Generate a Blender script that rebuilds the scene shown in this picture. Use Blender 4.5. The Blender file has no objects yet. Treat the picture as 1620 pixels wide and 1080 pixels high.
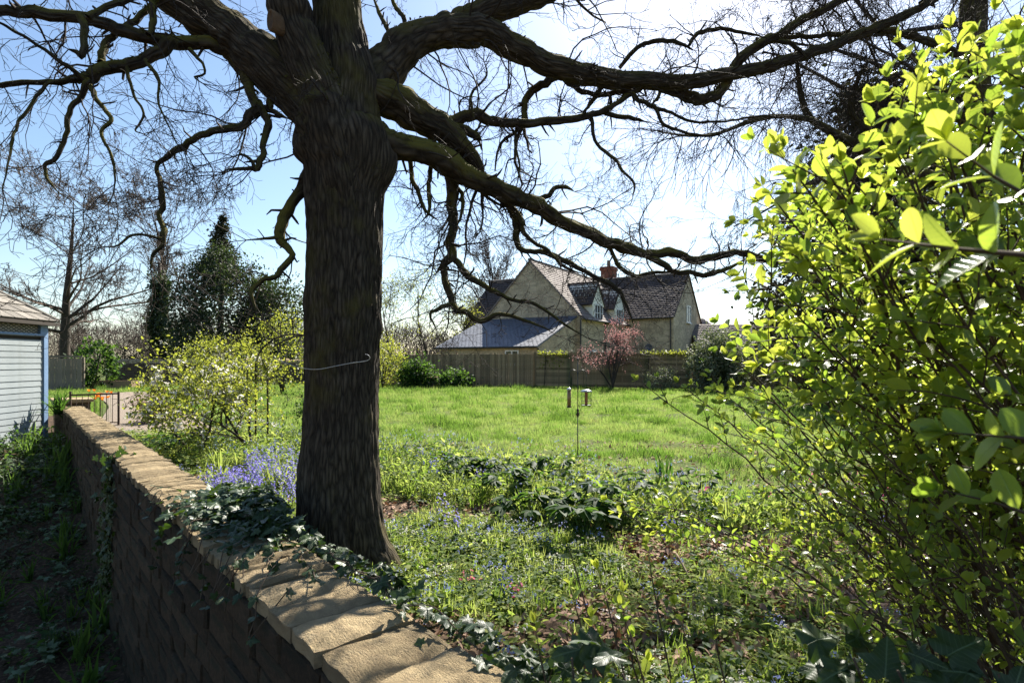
import bpy, math, random
import numpy as np
from mathutils import Vector, Matrix, noise
R = math.radians
S = bpy.context.scene
COL = S.collection
random.seed(11)
NG = np.random.default_rng(5)

# ------------------------------------------------------------------ camera, sky, sun, exposure
F, CX, HY, CAMZ = 900.0, 810.0, 570.0, 1.45      # focal length in pixels of the 1620 px frame, eye height
cam = bpy.data.objects.new('camera', bpy.data.cameras.new('camera'))
COL.objects.link(cam)
cam.location = (0, 0, CAMZ)
cam.rotation_euler = (R(90), 0, 0)
cam.data.sensor_width = 36
cam.data.lens = 20
cam.data.shift_y = 30 / 1620
cam.data.clip_start = 0.05
cam.data.clip_end = 2000
cam.data.dof.use_dof = True
cam.data.dof.focus_distance = 4.5
cam.data.dof.aperture_fstop = 7.1
S.camera = cam
SUN_AZ, SUN_EL = 22.0, 42.0
world = bpy.data.worlds.new('World')
S.world = world
world.use_nodes = True
wn = world.node_tree.nodes
sky = wn.new('ShaderNodeTexSky')
sky.sky_type = 'NISHITA'
sky.sun_disc = False
sky.sun_elevation = R(SUN_EL)
sky.sun_rotation = R(SUN_AZ)
sky.air_density = 1.15
sky.dust_density = 0.7
sky.ozone_density = 3.2
bg = wn['Background']
world.node_tree.links.new(sky.outputs[0], bg.inputs[0])
bg.inputs[1].default_value = 0.06
sun = bpy.data.objects.new('sun', bpy.data.lights.new('sun', 'SUN'))
COL.objects.link(sun)
sun.data.energy = 5.0
sun.data.angle = R(0.5)
sun.data.color = (1.0, 0.94, 0.84)
SUNV = Vector((math.sin(R(SUN_AZ)) * math.cos(R(SUN_EL)), math.cos(R(SUN_AZ)) * math.cos(R(SUN_EL)), math.sin(R(SUN_EL))))
sun.rotation_euler = SUNV.to_track_quat('Z', 'Y').to_euler()
sun.location = (6, 15, 25)
S.view_settings.view_transform = 'Standard'
S.view_settings.look = 'None'
S.view_settings.exposure = 1.65
S.view_settings.gamma = 1
S.view_settings.use_curve_mapping = False
S.render.engine = 'CYCLES'
cy = S.cycles
cy.max_bounces = 8
cy.diffuse_bounces = 3
cy.glossy_bounces = 2
cy.transmission_bounces = 4
cy.transparent_max_bounces = 4
cy.use_denoising = True
cy.denoiser = 'OPENIMAGEDENOISE'
cy.sample_clamp_indirect = 6
cy.caustics_reflective = False
cy.caustics_refractive = False


def W(px, py, d):
    """point at distance d that the photograph shows at pixel px, py"""
    return Vector(((px - CX) / F * d, d, CAMZ + (HY - py) / F * d))


def to_px(p):
    return CX + p[0] / p[1] * F, HY - (p[2] - CAMZ) / p[1] * F


# ------------------------------------------------------------------ object helpers
def tag(o, label=None, cat=None, group=None, kind=None):
    if label: o['label'] = label
    if cat: o['category'] = cat
    if group: o['group'] = group
    if kind: o['kind'] = kind
    return o


def thing(name, loc, label, cat, group=None, rz=0.0):
    o = bpy.data.objects.new(name, None)
    o.empty_display_size = 0.2
    COL.objects.link(o)
    o.location = loc
    o.rotation_euler = (0, 0, rz)
    return tag(o, label, cat, group)


def put(name, me, parent=None, local=True):
    """link a mesh object; its mesh is in the parent's space (local) or in world space"""
    o = bpy.data.objects.new(name, me)
    COL.objects.link(o)
    if parent is not None:
        o.parent = parent
        if not local:
            o.matrix_parent_inverse = Matrix.Translation(parent.location).inverted() if parent.rotation_euler[2] == 0 else (Matrix.Translation(parent.location) @ parent.rotation_euler.to_matrix().to_4x4()).inverted()
    return o


def copy_tree(o, parent=None):
    c = o.copy()
    COL.objects.link(c)
    if parent: c.parent = parent
    for ch in list(o.children):
        copy_tree(ch, c)
    return c


def npmesh(name, V, faces_n, mats, smooth=False, mi=None, rnd=None, uv=None, lxy=None):
    """mesh from arrays: V (n,3); faces_n = list of (m,k) int arrays"""
    me = bpy.data.meshes.new(name)
    V = np.asarray(V, dtype=np.float32)
    me.vertices.add(len(V))
    me.vertices.foreach_set('co', V.ravel())
    tot = sum(f.shape[0] for f in faces_n)
    ls = np.concatenate([f.ravel() for f in faces_n]).astype(np.int32)
    sizes = np.concatenate([np.full(f.shape[0], f.shape[1], dtype=np.int32) for f in faces_n])
    starts = np.concatenate([[0], np.cumsum(sizes)[:-1]]).astype(np.int32)
    me.loops.add(len(ls))
    me.loops.foreach_set('vertex_index', ls)
    me.polygons.add(tot)
    me.polygons.foreach_set('loop_start', starts)
    me.polygons.foreach_set('loop_total', sizes)
    if mi is not None:
        me.polygons.foreach_set('material_index', np.asarray(mi, dtype=np.int32))
    me.polygons.foreach_set('use_smooth', np.full(tot, smooth, dtype=bool))
    for m in (mats if isinstance(mats, (list, tuple)) else [mats]):
        me.materials.append(m)
    if rnd is not None:
        a = me.attributes.new('rnd', 'FLOAT', 'POINT')
        a.data.foreach_set('value', np.asarray(rnd, dtype=np.float32))
    if lxy is not None:
        for nm, arr in (('lx', lxy[0]), ('ly', lxy[1])):
            a = me.attributes.new(nm, 'FLOAT', 'POINT'); a.data.foreach_set('value', np.asarray(arr, dtype=np.float32))
    if uv is not None:
        l = me.uv_layers.new(name='UVMap')
        l.data.foreach_set('uv', np.asarray(uv, dtype=np.float32)[ls].ravel())
    me.update(calc_edges=True)
    me.validate()
    return me


class MB:
    """collects faces, then builds one mesh"""
    def __init__(self):
        self.v = []; self.f = []; self.mi = []

    def add(self, pts, faces, mi=0):
        b = len(self.v)
        self.v += [tuple(p) for p in pts]
        for f in faces:
            self.f.append([b + i for i in f]); self.mi.append(mi)

    def box(self, lo, hi, mi=0, M=None, jit=0.0):
        x0, y0, z0 = lo; x1, y1, z1 = hi
        p = [Vector(c) for c in ((x0, y0, z0), (x1, y0, z0), (x1, y1, z0), (x0, y1, z0), (x0, y0, z1), (x1, y0, z1), (x1, y1, z1), (x0, y1, z1))]
        if jit: p = [q + Vector((random.uniform(-jit, jit), random.uniform(-jit, jit), random.uniform(-jit, jit))) for q in p]
        if M is not None: p = [M @ q for q in p]
        self.add(p, ((0, 3, 2, 1), (4, 5, 6, 7), (0, 1, 5, 4), (1, 2, 6, 5), (2, 3, 7, 6), (3, 0, 4, 7)), mi)

    def prism(self, a, b, mi=0):
        """solid between two equal outlines"""
        n = len(a)
        self.add(list(a) + list(b), [list(range(n))[::-1], list(range(n, 2 * n))] + [(i, (i + 1) % n, n + (i + 1) % n, n + i) for i in range(n)], mi)

    def slab(self, quad, th, mi=0):
        """thick sheet: outline extruded along minus its normal"""
        q = [Vector(p) for p in quad]
        n = (q[1] - q[0]).cross(q[2] - q[0]).normalized()
        self.prism([p - n * th for p in q], q, mi)

    def tube(self, pts, rads, sides=6, mi=0, cap=True):
        pts = [Vector(p) for p in pts]
        if not isinstance(rads, (list, tuple)): rads = [rads] * len(pts)
        up = None; rings = []
        for i, p in enumerate(pts):
            t = (pts[min(i + 1, len(pts) - 1)] - pts[max(i - 1, 0)])
            t = t.normalized() if t.length > 1e-9 else Vector((0, 0, 1))
            if up is None:
                up = t.orthogonal().normalized()
            else:
                up = (up - t * up.dot(t))
                up = up.normalized() if up.length > 1e-6 else t.orthogonal().normalized()
            w = t.cross(up)
            rings += [p + (up * math.cos(2 * math.pi * k / sides) + w * math.sin(2 * math.pi * k / sides)) * rads[i] for k in range(sides)]
        n = len(pts); fs = []
        for i in range(n - 1):
            for k in range(sides):
                a = i * sides + k; b = i * sides + (k + 1) % sides
                fs.append((a, b, b + sides, a + sides))
        if cap:
            fs.append(tuple(range(sides))[::-1]); fs.append(tuple((n - 1) * sides + k for k in range(sides)))
        self.add(rings, fs, mi)

    def lathe(self, prof, n=16, c=(0, 0, 0), mi=0):
        pts = []; fs = []
        for r, z in prof:
            pts += [(c[0] + r * math.cos(2 * math.pi * k / n), c[1] + r * math.sin(2 * math.pi * k / n), c[2] + z) for k in range(n)]
        for i in range(len(prof) - 1):
            for k in range(n):
                a = i * n + k; b = i * n + (k + 1) % n
                fs.append((a, b, b + n, a + n))
        fs.append(tuple(range(n))[::-1]); fs.append(tuple((len(prof) - 1) * n + k for k in range(n)))
        self.add(pts, fs, mi)

    def mesh(self, name, mats, smooth=False):
        me = bpy.data.meshes.new(name)
        me.from_pydata(self.v, [], self.f)
        for m in (mats if isinstance(mats, (list, tuple)) else [mats]): me.materials.append(m)
        me.polygons.foreach_set('material_index', self.mi)
        if smooth: me.polygons.foreach_set('use_smooth', [True] * len(self.f))
        me.update()
        return me

    def build(self, name, mats, parent=None, smooth=False, local=True):
        return put(name, self.mesh(name, mats, smooth), parent, local)


def segmesh(name, segs, mats, sides=3, rnd=False):
    """one mesh of many separate tapered twigs: segs rows are p0 p1 r0 r1"""
    A = np.array(segs, dtype=np.float64).reshape(-1, 8)
    p0, p1, r0, r1 = A[:, 0:3], A[:, 3:6], A[:, 6], A[:, 7]
    t = p1 - p0
    L = np.linalg.norm(t, axis=1); ok = L > 1e-6
    p0, p1, r0, r1, t, L = p0[ok], p1[ok], r0[ok], r1[ok], t[ok], L[ok]
    t = t / L[:, None]
    ref = np.where((np.abs(t[:, 2]) > 0.9)[:, None], np.array([[1.0, 0, 0]]), np.array([[0, 0, 1.0]]))
    u = np.cross(t, ref); u /= np.linalg.norm(u, axis=1)[:, None]
    w = np.cross(t, u)
    n = len(p0)
    V = np.empty((n, 2 * sides, 3))
    e = 0.3 * np.minimum(r0, L)[:, None] * t
    for k in range(sides):
        c = math.cos(2 * math.pi * k / sides); s = math.sin(2 * math.pi * k / sides)
        o = u * c + w * s
        V[:, k] = p0 - e + o * r0[:, None]
        V[:, sides + k] = p1 + o * r1[:, None]
    base = (np.arange(n) * 2 * sides)[:, None]
    Fs = [base + np.array([[k, (k + 1) % sides, sides + (k + 1) % sides, sides + k]]) for k in range(sides)]
    return npmesh(name, V.reshape(-1, 3), [np.concatenate(Fs)], mats, smooth=True)


def frames(d, n):
    """rotation matrices: local y along d, local z as near n as may be"""
    d = d / np.linalg.norm(d, axis=1)[:, None]
    x = np.cross(d, n); l = np.linalg.norm(x, axis=1)
    bad = l < 1e-4
    x[bad] = np.cross(d[bad], np.array([0.3, 0.5, 0.81])); l[bad] = np.linalg.norm(x[bad], axis=1)
    x /= l[:, None]
    z = np.cross(x, d)
    return np.stack([x, d, z], axis=2)


def leafmesh(name, tmpl, P, D, N, Sz, mats, mi=None):
    """one mesh of many leaves"""
    TV, TF = tmpl
    TV = np.array(TV, dtype=np.float64)
    P = np.asarray(P); n = len(P)
    M = frames(np.asarray(D, dtype=np.float64), np.asarray(N, dtype=np.float64))
    V = np.einsum('nij,kj->nki', M, TV) * np.asarray(Sz)[:, None, None] + P[:, None, :]
    k = len(TV)
    out = []; mis = []
    base = (np.arange(n) * k)[:, None]
    by = {}
    for f in TF: by.setdefault(len(f), []).append(f)
    for ln, fl in by.items():
        fa = np.array(fl)
        out.append((base[:, :, None] + fa[None, :, :]).reshape(-1, ln))
        if mi is not None: mis.append(np.repeat(np.asarray(mi), len(fl)))
    rnd = np.repeat(NG.random(n), k)
    return npmesh(name, V.reshape(-1, 3), out, mats, smooth=True, mi=(np.concatenate(mis) if mi is not None else None), rnd=rnd, lxy=(np.tile(np.abs(TV[:, 0]), n), np.tile(TV[:, 1], n)))


def rdirs(n, up=0.0):
    d = NG.normal(size=(n, 3)); d[:, 2] += up
    return d / np.linalg.norm(d, axis=1)[:, None]


# ------------------------------------------------------------------ leaf templates (length 1 along y)
def leaf_template(w, stations, fold=0.18, curl=0.15, stalk=0.06):
    V = [(0, 0, 0)]; ys = []
    for y, ww in stations:
        z = -curl * y * y
        V += [(-ww * w, y, z + fold * ww * w), (0, y, z), (ww * w, y, z + fold * ww * w)]
    V.append((0, 1.0, -curl))
    Fc = [(0, 2, 1), (0, 3, 2)]
    n = len(stations)
    for i in range(n - 1):
        a = 1 + 3 * i; b = a + 3
        Fc += [(a, a + 1, b + 1, b), (a + 1, a + 2, b + 2, b + 1)]
    a = 1 + 3 * (n - 1); t = len(V) - 1
    Fc += [(a, a + 1, t), (a + 1, a + 2, t)]
    return V, Fc


OVATE = leaf_template(0.31, [(0.12, .35), (0.3, .8), (0.52, 1), (0.75, .86), (0.92, .42)], 0.25, 0.16)
OVATE_B = leaf_template(0.27, [(0.12, .3), (0.3, .75), (0.55, 1), (0.78, .8), (0.93, .38)], 0.5, 0.05)
LOW_A = leaf_template(.31, [(.22, .66), (.58, 1), (.88, .55)], .25, .16)
LOW_B = leaf_template(.27, [(.22, .6), (.58, .98), (.88, .5)], .5, .02)
SIMPLE = leaf_template(0.26, [(0.35, .9), (0.7, .9)], 0.35, 0.15)
CARD = ([(-.3, 0.25, .04), (0, 0, 0), (.3, 0.3, .05), (.22, .75, 0), (0, 1, -.08), (-.25, .7, 0)], [(1, 2, 3, 4), (1, 4, 5, 0)])
IVY_PTS = [(0, 0), (.16, -.12), (.42, -.06), (.36, .18), (.62, .36), (.32, .44), (.24, .62), (.0, 1.0), (-.24, .62), (-.32, .44), (-.62, .36), (-.36, .18), (-.42, -.06), (-.16, -.12)]
_c = [Vector((x, y, 0)) for x, y in IVY_PTS]
_o = []
for _i in range(len(_c)):
    p0, p1, p2, p3 = _c[_i - 1], _c[_i], _c[(_i + 1) % len(_c)], _c[(_i + 2) % len(_c)]
    _o.append((p1.x, p1.y))
    q = (p1 + p2) * .5 + (p1 + p2 - p0 - p3) * .09
    _o.append((q.x, q.y))
IVY_PTS = _o
IVY = ([(0, .3, .03)] + [(x, y, -.16 * (x * x) - .10 * y * y + .05 * math.sin(5 * math.atan2(x, y - .2))) for i, (x, y) in enumerate(IVY_PTS)],
       [(0, 1 + i, 1 + (i + 1) % len(IVY_PTS)) for i in range(len(IVY_PTS))])


# ------------------------------------------------------------------ materials
def nodes(name):
    m = bpy.data.materials.new(name)
    m.use_nodes = True
    nt = m.node_tree
    return m, nt, nt.nodes, nt.links, nt.nodes['Principled BSDF']


def mixc(nt, fac, a, b, mode='MIX'):
    n = nt.nodes.new('ShaderNodeMix'); n.data_type = 'RGBA'; n.blend_type = mode
    for s, v in ((n.inputs[0], fac), (n.inputs[6], a), (n.inputs[7], b)):
        if hasattr(v, 'is_output'): nt.links.new(v, s)
        elif isinstance(v, tuple): s.default_value = v if len(v) == 4 else (*v, 1)
        else: s.default_value = v
    return n.outputs[2]


def ramp(nt, src, lo, hi):
    n = nt.nodes.new('ShaderNodeMapRange')
    n.inputs[1].default_value = lo; n.inputs[2].default_value = hi
    nt.links.new(src, n.inputs[0])
    return n.outputs[0]


def noise_tex(nt, scale, detail=4, stretch=(1, 1, 1), coord='Object', rough=0.6):
    tc = nt.nodes.new('ShaderNodeTexCoord')
    mp = nt.nodes.new('ShaderNodeMapping'); mp.inputs['Scale'].default_value = stretch
    nt.links.new(tc.outputs[coord], mp.inputs[0])
    n = nt.nodes.new('ShaderNodeTexNoise')
    n.inputs['Scale'].default_value = scale; n.inputs['Detail'].default_value = detail; n.inputs['Roughness'].default_value = rough
    nt.links.new(mp.outputs[0], n.inputs['Vector'])
    return n.outputs[0]


def value_random(nt):
    """0..1, one value per object or per leaf"""
    oi = nt.nodes.new('ShaderNodeObjectInfo')
    at = nt.nodes.new('ShaderNodeAttribute'); at.attribute_name = 'rnd'
    ad = nt.nodes.new('ShaderNodeMath'); ad.operation = 'ADD'
    nt.links.new(oi.outputs['Random'], ad.inputs[0]); nt.links.new(at.outputs['Fac'], ad.inputs[1])
    fr = nt.nodes.new('ShaderNodeMath'); fr.operation = 'FRACT'
    nt.links.new(ad.outputs[0], fr.inputs[0])
    return fr.outputs[0]


def mat(name, c1, c2=None, scale=6.0, rough=0.85, bump=0.0, bscale=None, stretch=(1, 1, 1), vary=0.0, spec=0.3, c3=None, metal=0.0, coord='Object'):
    m, nt, ns, lk, p = nodes(name)
    p.inputs['Roughness'].default_value = rough
    p.inputs['Specular IOR Level'].default_value = spec
    p.inputs['Metallic'].default_value = metal
    if c2 is None: c2 = tuple(x * 0.75 for x in c1)
    n1 = noise_tex(nt, scale, 5, stretch, coord)
    col = mixc(nt, ramp(nt, n1, 0.32, 0.68), c1, c2)
    if c3 is not None:
        n2 = noise_tex(nt, scale * 0.31, 4, (1, 1, 1), coord)
        col = mixc(nt, ramp(nt, n2, 0.5, 0.68), col, c3)
    if vary:
        v = value_random(nt)
        hs = nt.nodes.new('ShaderNodeHueSaturation')
        lk.new(col, hs.inputs['Color'])
        mr = nt.nodes.new('ShaderNodeMapRange')
        mr.inputs[3].default_value = 1 - vary; mr.inputs[4].default_value = 1 + vary
        lk.new(v, mr.inputs[0]); lk.new(mr.outputs[0], hs.inputs['Value'])
        col = hs.outputs[0]
    lk.new(col, p.inputs['Base Color'])
    if bump:
        b = ns.new('ShaderNodeBump'); b.inputs['Strength'].default_value = min(1, bump * 2); b.inputs['Distance'].default_value = bump * 0.05
        lk.new(noise_tex(nt, bscale or scale * 3, 6, stretch, coord, 0.7), b.inputs['Height'])
        lk.new(b.outputs[0], p.inputs['Normal'])
    return m


def leafmat(name, c1, c2, t1, t2, rough=0.4, spec=0.4, trans=0.5, veins=False):
    """c = colour by reflection, t = colour of the light that comes through the leaf; varied leaf by leaf"""
    m, nt, ns, lk, p = nodes(name)
    v = value_random(nt)
    nz = noise_tex(nt, 14, 2)
    ad = ns.new('ShaderNodeMath'); ad.operation = 'MULTIPLY_ADD'
    lk.new(nz, ad.inputs[0]); ad.inputs[1].default_value = 0.35; ad.inputs[2].default_value = -0.17
    a2 = ns.new('ShaderNodeMath'); a2.operation = 'ADD'; a2.use_clamp = True
    lk.new(ad.outputs[0], a2.inputs[0]); lk.new(v, a2.inputs[1])
    col, tcol = mixc(nt, a2.outputs[0], c1, c2), mixc(nt, a2.outputs[0], t1, t2)
    if veins:
        ax = ns.new('ShaderNodeAttribute'); ax.attribute_name = 'lx'
        ay = ns.new('ShaderNodeAttribute'); ay.attribute_name = 'ly'
        mid = ramp(nt, ax.outputs['Fac'], 0.022, 0.004)
        w1 = ns.new('ShaderNodeMath'); w1.operation = 'MULTIPLY_ADD'; w1.inputs[1].default_value = -0.75
        lk.new(ax.outputs['Fac'], w1.inputs[0]); lk.new(ay.outputs['Fac'], w1.inputs[2])
        w2 = ns.new('ShaderNodeMath'); w2.operation = 'MULTIPLY'; w2.inputs[1].default_value = 52
        lk.new(w1.outputs[0], w2.inputs[0])
        w3 = ns.new('ShaderNodeMath'); w3.operation = 'SINE'; lk.new(w2.outputs[0], w3.inputs[0])
        side = ramp(nt, w3.outputs[0], 0.80, 1.0)
        mx_ = ns.new('ShaderNodeMath'); mx_.operation = 'MULTIPLY_ADD'; mx_.use_clamp = True; mx_.inputs[1].default_value = 0.4
        lk.new(side, mx_.inputs[0]); lk.new(mid, mx_.inputs[2])
        col = mixc(nt, mx_.outputs[0], col, tuple(min(1, x * 1.9 + .03) for x in c2))
        tcol = mixc(nt, mx_.outputs[0], tcol, tuple(x * .55 for x in t1))
        sp = noise_tex(nt, 55 if veins == 1 else 30, 3)
        col = mixc(nt, ramp(nt, sp, .66, .76), col, (.12, .085, .03))
        bu = ns.new('ShaderNodeBump'); bu.inputs['Strength'].default_value = .35; bu.inputs['Distance'].default_value = .002; bu.invert = True
        lk.new(mx_.outputs[0], bu.inputs['Height']); lk.new(bu.outputs[0], p.inputs['Normal'])
    lk.new(col, p.inputs['Base Color'])
    p.inputs['Roughness'].default_value = rough
    p.inputs['Specular IOR Level'].default_value = spec
    tr = ns.new('ShaderNodeBsdfTranslucent')
    lk.new(tcol, tr.inputs[0])
    mx = ns.new('ShaderNodeMixShader'); mx.inputs[0].default_value = trans
    lk.new(p.outputs[0], mx.inputs[1]); lk.new(tr.outputs[0], mx.inputs[2])
    lk.new(mx.outputs[0], ns['Material Output'].inputs[0])
    return m


def barkmat(name, dark, light, moss, mossamt=0.5, uscale=26, vscale=5, bump=0.9):
    """ridged bark along the uv v axis (metres), moss on upper faces and in patches"""
    m, nt, ns, lk, p = nodes(name)
    uv = ns.new('ShaderNodeUVMap')
    mp = ns.new('ShaderNodeMapping'); mp.inputs['Scale'].default_value = (uscale, vscale, 1)
    lk.new(uv.outputs[0], mp.inputs[0])
    nz = ns.new('ShaderNodeTexNoise'); nz.inputs['Scale'].default_value = 1; nz.inputs['Detail'].default_value = 6; nz.inputs['Roughness'].default_value = 0.62; nz.inputs['Distortion'].default_value = 0.15
    lk.new(mp.outputs[0], nz.inputs['Vector'])
    vo = ns.new('ShaderNodeTexVoronoi'); vo.feature = 'DISTANCE_TO_EDGE'; vo.inputs['Scale'].default_value = 0.8
    lk.new(mp.outputs[0], vo.inputs['Vector'])
    h = ns.new('ShaderNodeMath'); h.operation = 'MULTIPLY_ADD'; h.inputs[1].default_value = 0.5
    lk.new(ramp(nt, vo.outputs['Distance'], 0.0, 0.35), h.inputs[0]); lk.new(nz.outputs[0], h.inputs[2])
    col = mixc(nt, ramp(nt, h.outputs[0], 0.42, 1.05), dark, light)
    big = noise_tex(nt, 2.3, 5)
    col = mixc(nt, ramp(nt, noise_tex(nt, 6.0, 6), .35, .7), col, mixc(nt, .55, col, dark))
    ge = ns.new('ShaderNodeNewGeometry')
    sx = ns.new('ShaderNodeSeparateXYZ'); lk.new(ge.outputs['Normal'], sx.inputs[0])
    s = ns.new('ShaderNodeMath'); s.operation = 'MULTIPLY_ADD'; s.inputs[1].default_value = 0.35
    lk.new(sx.outputs[2], s.inputs[0]); lk.new(big, s.inputs[2])
    col = mixc(nt, ramp(nt, s.outputs[0], 0.62 - 0.25 * mossamt, 0.9 - 0.2 * mossamt), col, moss)
    lk.new(col, p.inputs['Base Color'])
    p.inputs['Roughness'].default_value = 0.95
    p.inputs['Specular IOR Level'].default_value = 0.15
    b = ns.new('ShaderNodeBump'); b.inputs['Strength'].default_value = bump; b.inputs['Distance'].default_value = 0.02
    lk.new(h.outputs[0], b.inputs['Height']); lk.new(b.outputs[0], p.inputs['Normal'])
    return m


MT = {}
MT['bark'] = barkmat('oak_bark', (.019, .015, .011), (.115, .093, .066), (.095, .08, .02), 0.42, 54, 9)
MT['limb_bark'] = barkmat('limb_bark', (.018, .014, .010), (.09, .072, .05), (.12, .105, .022), 0.7, 40, 9)
MT['twig'] = mat('twig_bark', (.045, .033, .024), (.026, .02, .015), 9, .9)
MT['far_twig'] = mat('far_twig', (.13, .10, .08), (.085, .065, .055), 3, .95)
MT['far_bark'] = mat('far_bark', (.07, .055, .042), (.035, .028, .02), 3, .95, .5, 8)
MT['moss'] = mat('moss', (.11, .10, .018), (.05, .05, .012), 30, 1, .6, 60)
MT['cut'] = mat('cut_wood', (.17, .105, .055), (.10, .06, .032), 16, .9, .4, 40)
MT['leaf'] = leafmat('privet_leaf', (.065, .12, .02), (.12, .18, .028), (.30, .46, .04), (.54, .64, .08), .28, .55, .52, 1)
MT['young'] = leafmat('young_leaf', (.20, .24, .02), (.15, .21, .02), (.62, .68, .09), (.50, .60, .06), .38, .4, .55, 1)
MT['ivy'] = leafmat('ivy_leaf', (.018, .036, .012), (.035, .06, .018), (.04, .09, .01), (.10, .17, .015), .42, .35, .25, 2)
MT['grass'] = leafmat('grass_blade', (.07, .12, .025), (.14, .17, .045), (.20, .34, .06), (.38, .46, .12), .7, .15, .5)
MT['grass_dark'] = leafmat('long_grass_blade', (.03, .062, .018), (.05, .085, .022), (.14, .27, .035), (.22, .36, .05), .7, .15, .45)
MT['grass_dry'] = leafmat('dry_grass_blade', (.22, .19, .09), (.16, .17, .06), (.40, .36, .14), (.30, .33, .09), .8, .1, .4)
MT['cover'] = leafmat('cover_leaf', (.09, .14, .03), (.20, .23, .08), (.24, .38, .04), (.48, .54, .13), .75, .1, .45)
MT['hellebore'] = leafmat('hellebore_leaf', (.018, .045, .014), (.035, .07, .018), (.07, .16, .02), (.14, .25, .03), .6, .15, .4)
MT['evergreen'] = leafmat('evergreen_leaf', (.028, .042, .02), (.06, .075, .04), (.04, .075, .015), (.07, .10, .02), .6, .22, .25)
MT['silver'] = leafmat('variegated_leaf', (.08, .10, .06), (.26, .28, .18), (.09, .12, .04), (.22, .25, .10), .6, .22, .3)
MT['conifer'] = leafmat('conifer_needle', (.022, .026, .012), (.05, .048, .022), (.02, .03, .008), (.05, .05, .015), .7, .2, .2)
MT['lime'] = leafmat('spring_leaf', (.09, .12, .02), (.15, .17, .035), (.28, .33, .03), (.42, .44, .06), .5, .3, .5)
MT['acer'] = leafmat('red_leaf', (.30, .15, .15), (.26, .17, .15), (.50, .20, .20), (.44, .27, .24), .5, .3, .45)
MT['brownleaf'] = leafmat('dead_leaf', (.16, .09, .055), (.40, .27, .19), (.15, .07, .03), (.2, .11, .05), .8, .2, .15)
MT['bluebell'] = leafmat('bluebell_petal', (.17, .15, .50), (.26, .22, .62), (.2, .17, .6), (.3, .27, .7), .6, .2, .4)
MT['forget'] = leafmat('small_blue_petal', (.25, .32, .65), (.4, .42, .75), (.25, .32, .65), (.4, .4, .7), .6, .2, .3)
MT['white_petal'] = leafmat('white_petal', (.75, .74, .66), (.8, .76, .7), (.7, .68, .55), (.7, .66, .6), .6, .2, .4)
MT['pink_petal'] = leafmat('pink_petal', (.6, .10, .2), (.65, .2, .3), (.6, .1, .2), (.6, .2, .3), .6, .2, .4)
MT['orange_petal'] = leafmat('orange_petal', (.85, .20, .01), (.9, .3, .02), (.9, .25, .01), (.9, .35, .03), .6, .2, .4)
MT['coping'] = mat('coping_stone', (.50, .385, .22), (.36, .27, .155), 3.2, .95, .9, 16, (1, 3, .8), .28, .2, (.24, .21, .15))
MT['wallstone'] = mat('wall_stone', (.125, .088, .055), (.07, .052, .033), 5, .95, .9, 16, (3, 1, 1), .32, .2, (.06, .055, .035))
MT['mortar'] = mat('mortar', (.085, .07, .05), (.055, .045, .034), 14, 1, .6, 40)
MT['soil'] = mat('soil', (.06, .04, .026), (.11, .075, .05), 5, 1, .9, 16)
MT['housestone'] = None
MT['rooftile'] = mat('roof_tile', (.235, .19, .17), (.16, .13, .12), 5, .85, .3, 20, (1, 1, 1), .25, .3, (.25, .22, .18))
MT['darktile'] = mat('dark_tile', (.085, .064, .058), (.055, .044, .042), 5, .85, .3, 20, (1, 1, 1), .25)
MT['slate'] = mat('slate', (.10, .115, .15), (.075, .085, .115), 4, .55, .2, 18, (1, 1, 1), .15, .5)
MT['brick'] = mat('chimney_brick', (.24, .09, .055), (.16, .065, .045), 9, .9, .4, 30)
MT['render'] = mat('white_render', (.82, .80, .70), (.76, .74, .64), 3, .9)
MT['white'] = mat('white_paint', (.78, .78, .76), (.7, .7, .69), 4, .5)
MT['glass'] = mat('window_glass', (.02, .025, .03), (.03, .035, .045), 2, .06, spec=.9)
MT['blackmetal'] = mat('black_metal', (.018, .018, .018), (.03, .028, .026), 20, .45, spec=.5)
MT['iron'] = mat('rusty_iron', (.035, .025, .02), (.07, .04, .025), 30, .8)
MT['steel'] = mat('pale_steel', (.55, .55, .53), (.45, .45, .44), 20, .28, metal=.8)
MT['fence'] = mat('fence_board', (.31, .22, .125), (.225, .165, .095), 2.5, .95, .4, 30, (6, 6, 1), .38, .2, (.085, .095, .045))
MT['paleboard'] = mat('pale_fence_board', (.23, .19, .14), (.17, .145, .11), 3, .95, .3, 30, (6, 6, 1), .12)
MT['shedwhite'] = mat('shed_paint_with_shade', (.27, .30, .305), (.23, .26, .265), 3.5, .7, .15, 14, (1, 1, 4), .07, .3, (.19, .215, .21))  # white boards; the shade on them is put into this greyed colour
MT['shedblue'] = mat('blue_paint', (.17, .27, .42), (.13, .21, .34), 5, .6, .2, 20)
MT['shingle'] = mat('cedar_shingle', (.215, .195, .165), (.15, .135, .115), 5, .9, .4, 24, (1, 1, 1), .3)
MT['darkwood'] = mat('dark_fascia', (.05, .04, .03), (.035, .028, .022), 5, .8)
MT['planter'] = mat('planter_wood', (.27, .185, .11), (.2, .14, .085), 4, .9, .3, 20, (3, 3, 3), .15)
MT['carblue'] = mat('car_paint', (.05, .09, .26), (.045, .08, .24), 2, .25, spec=.6)
MT['rubber'] = mat('rubber', (.02, .02, .02), (.03, .03, .03), 5, .8)
MT['gravel'] = mat('gravel', (.28, .225, .17), (.19, .155, .12), 25, 1, .6, 60)
MT['terracotta'] = mat('terracotta', (.42, .16, .07), (.33, .13, .06), 6, .85)
MT['straw'] = mat('dry_stick', (.30, .23, .14), (.2, .15, .09), 8, .9)
MT['wire'] = mat('pale_wire', (.5, .48, .44), (.4, .38, .35), 8, .5)
MT['copper'] = mat('copper_tube', (.30, .17, .085), (.22, .13, .07), 8, .35, metal=.3)


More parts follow.
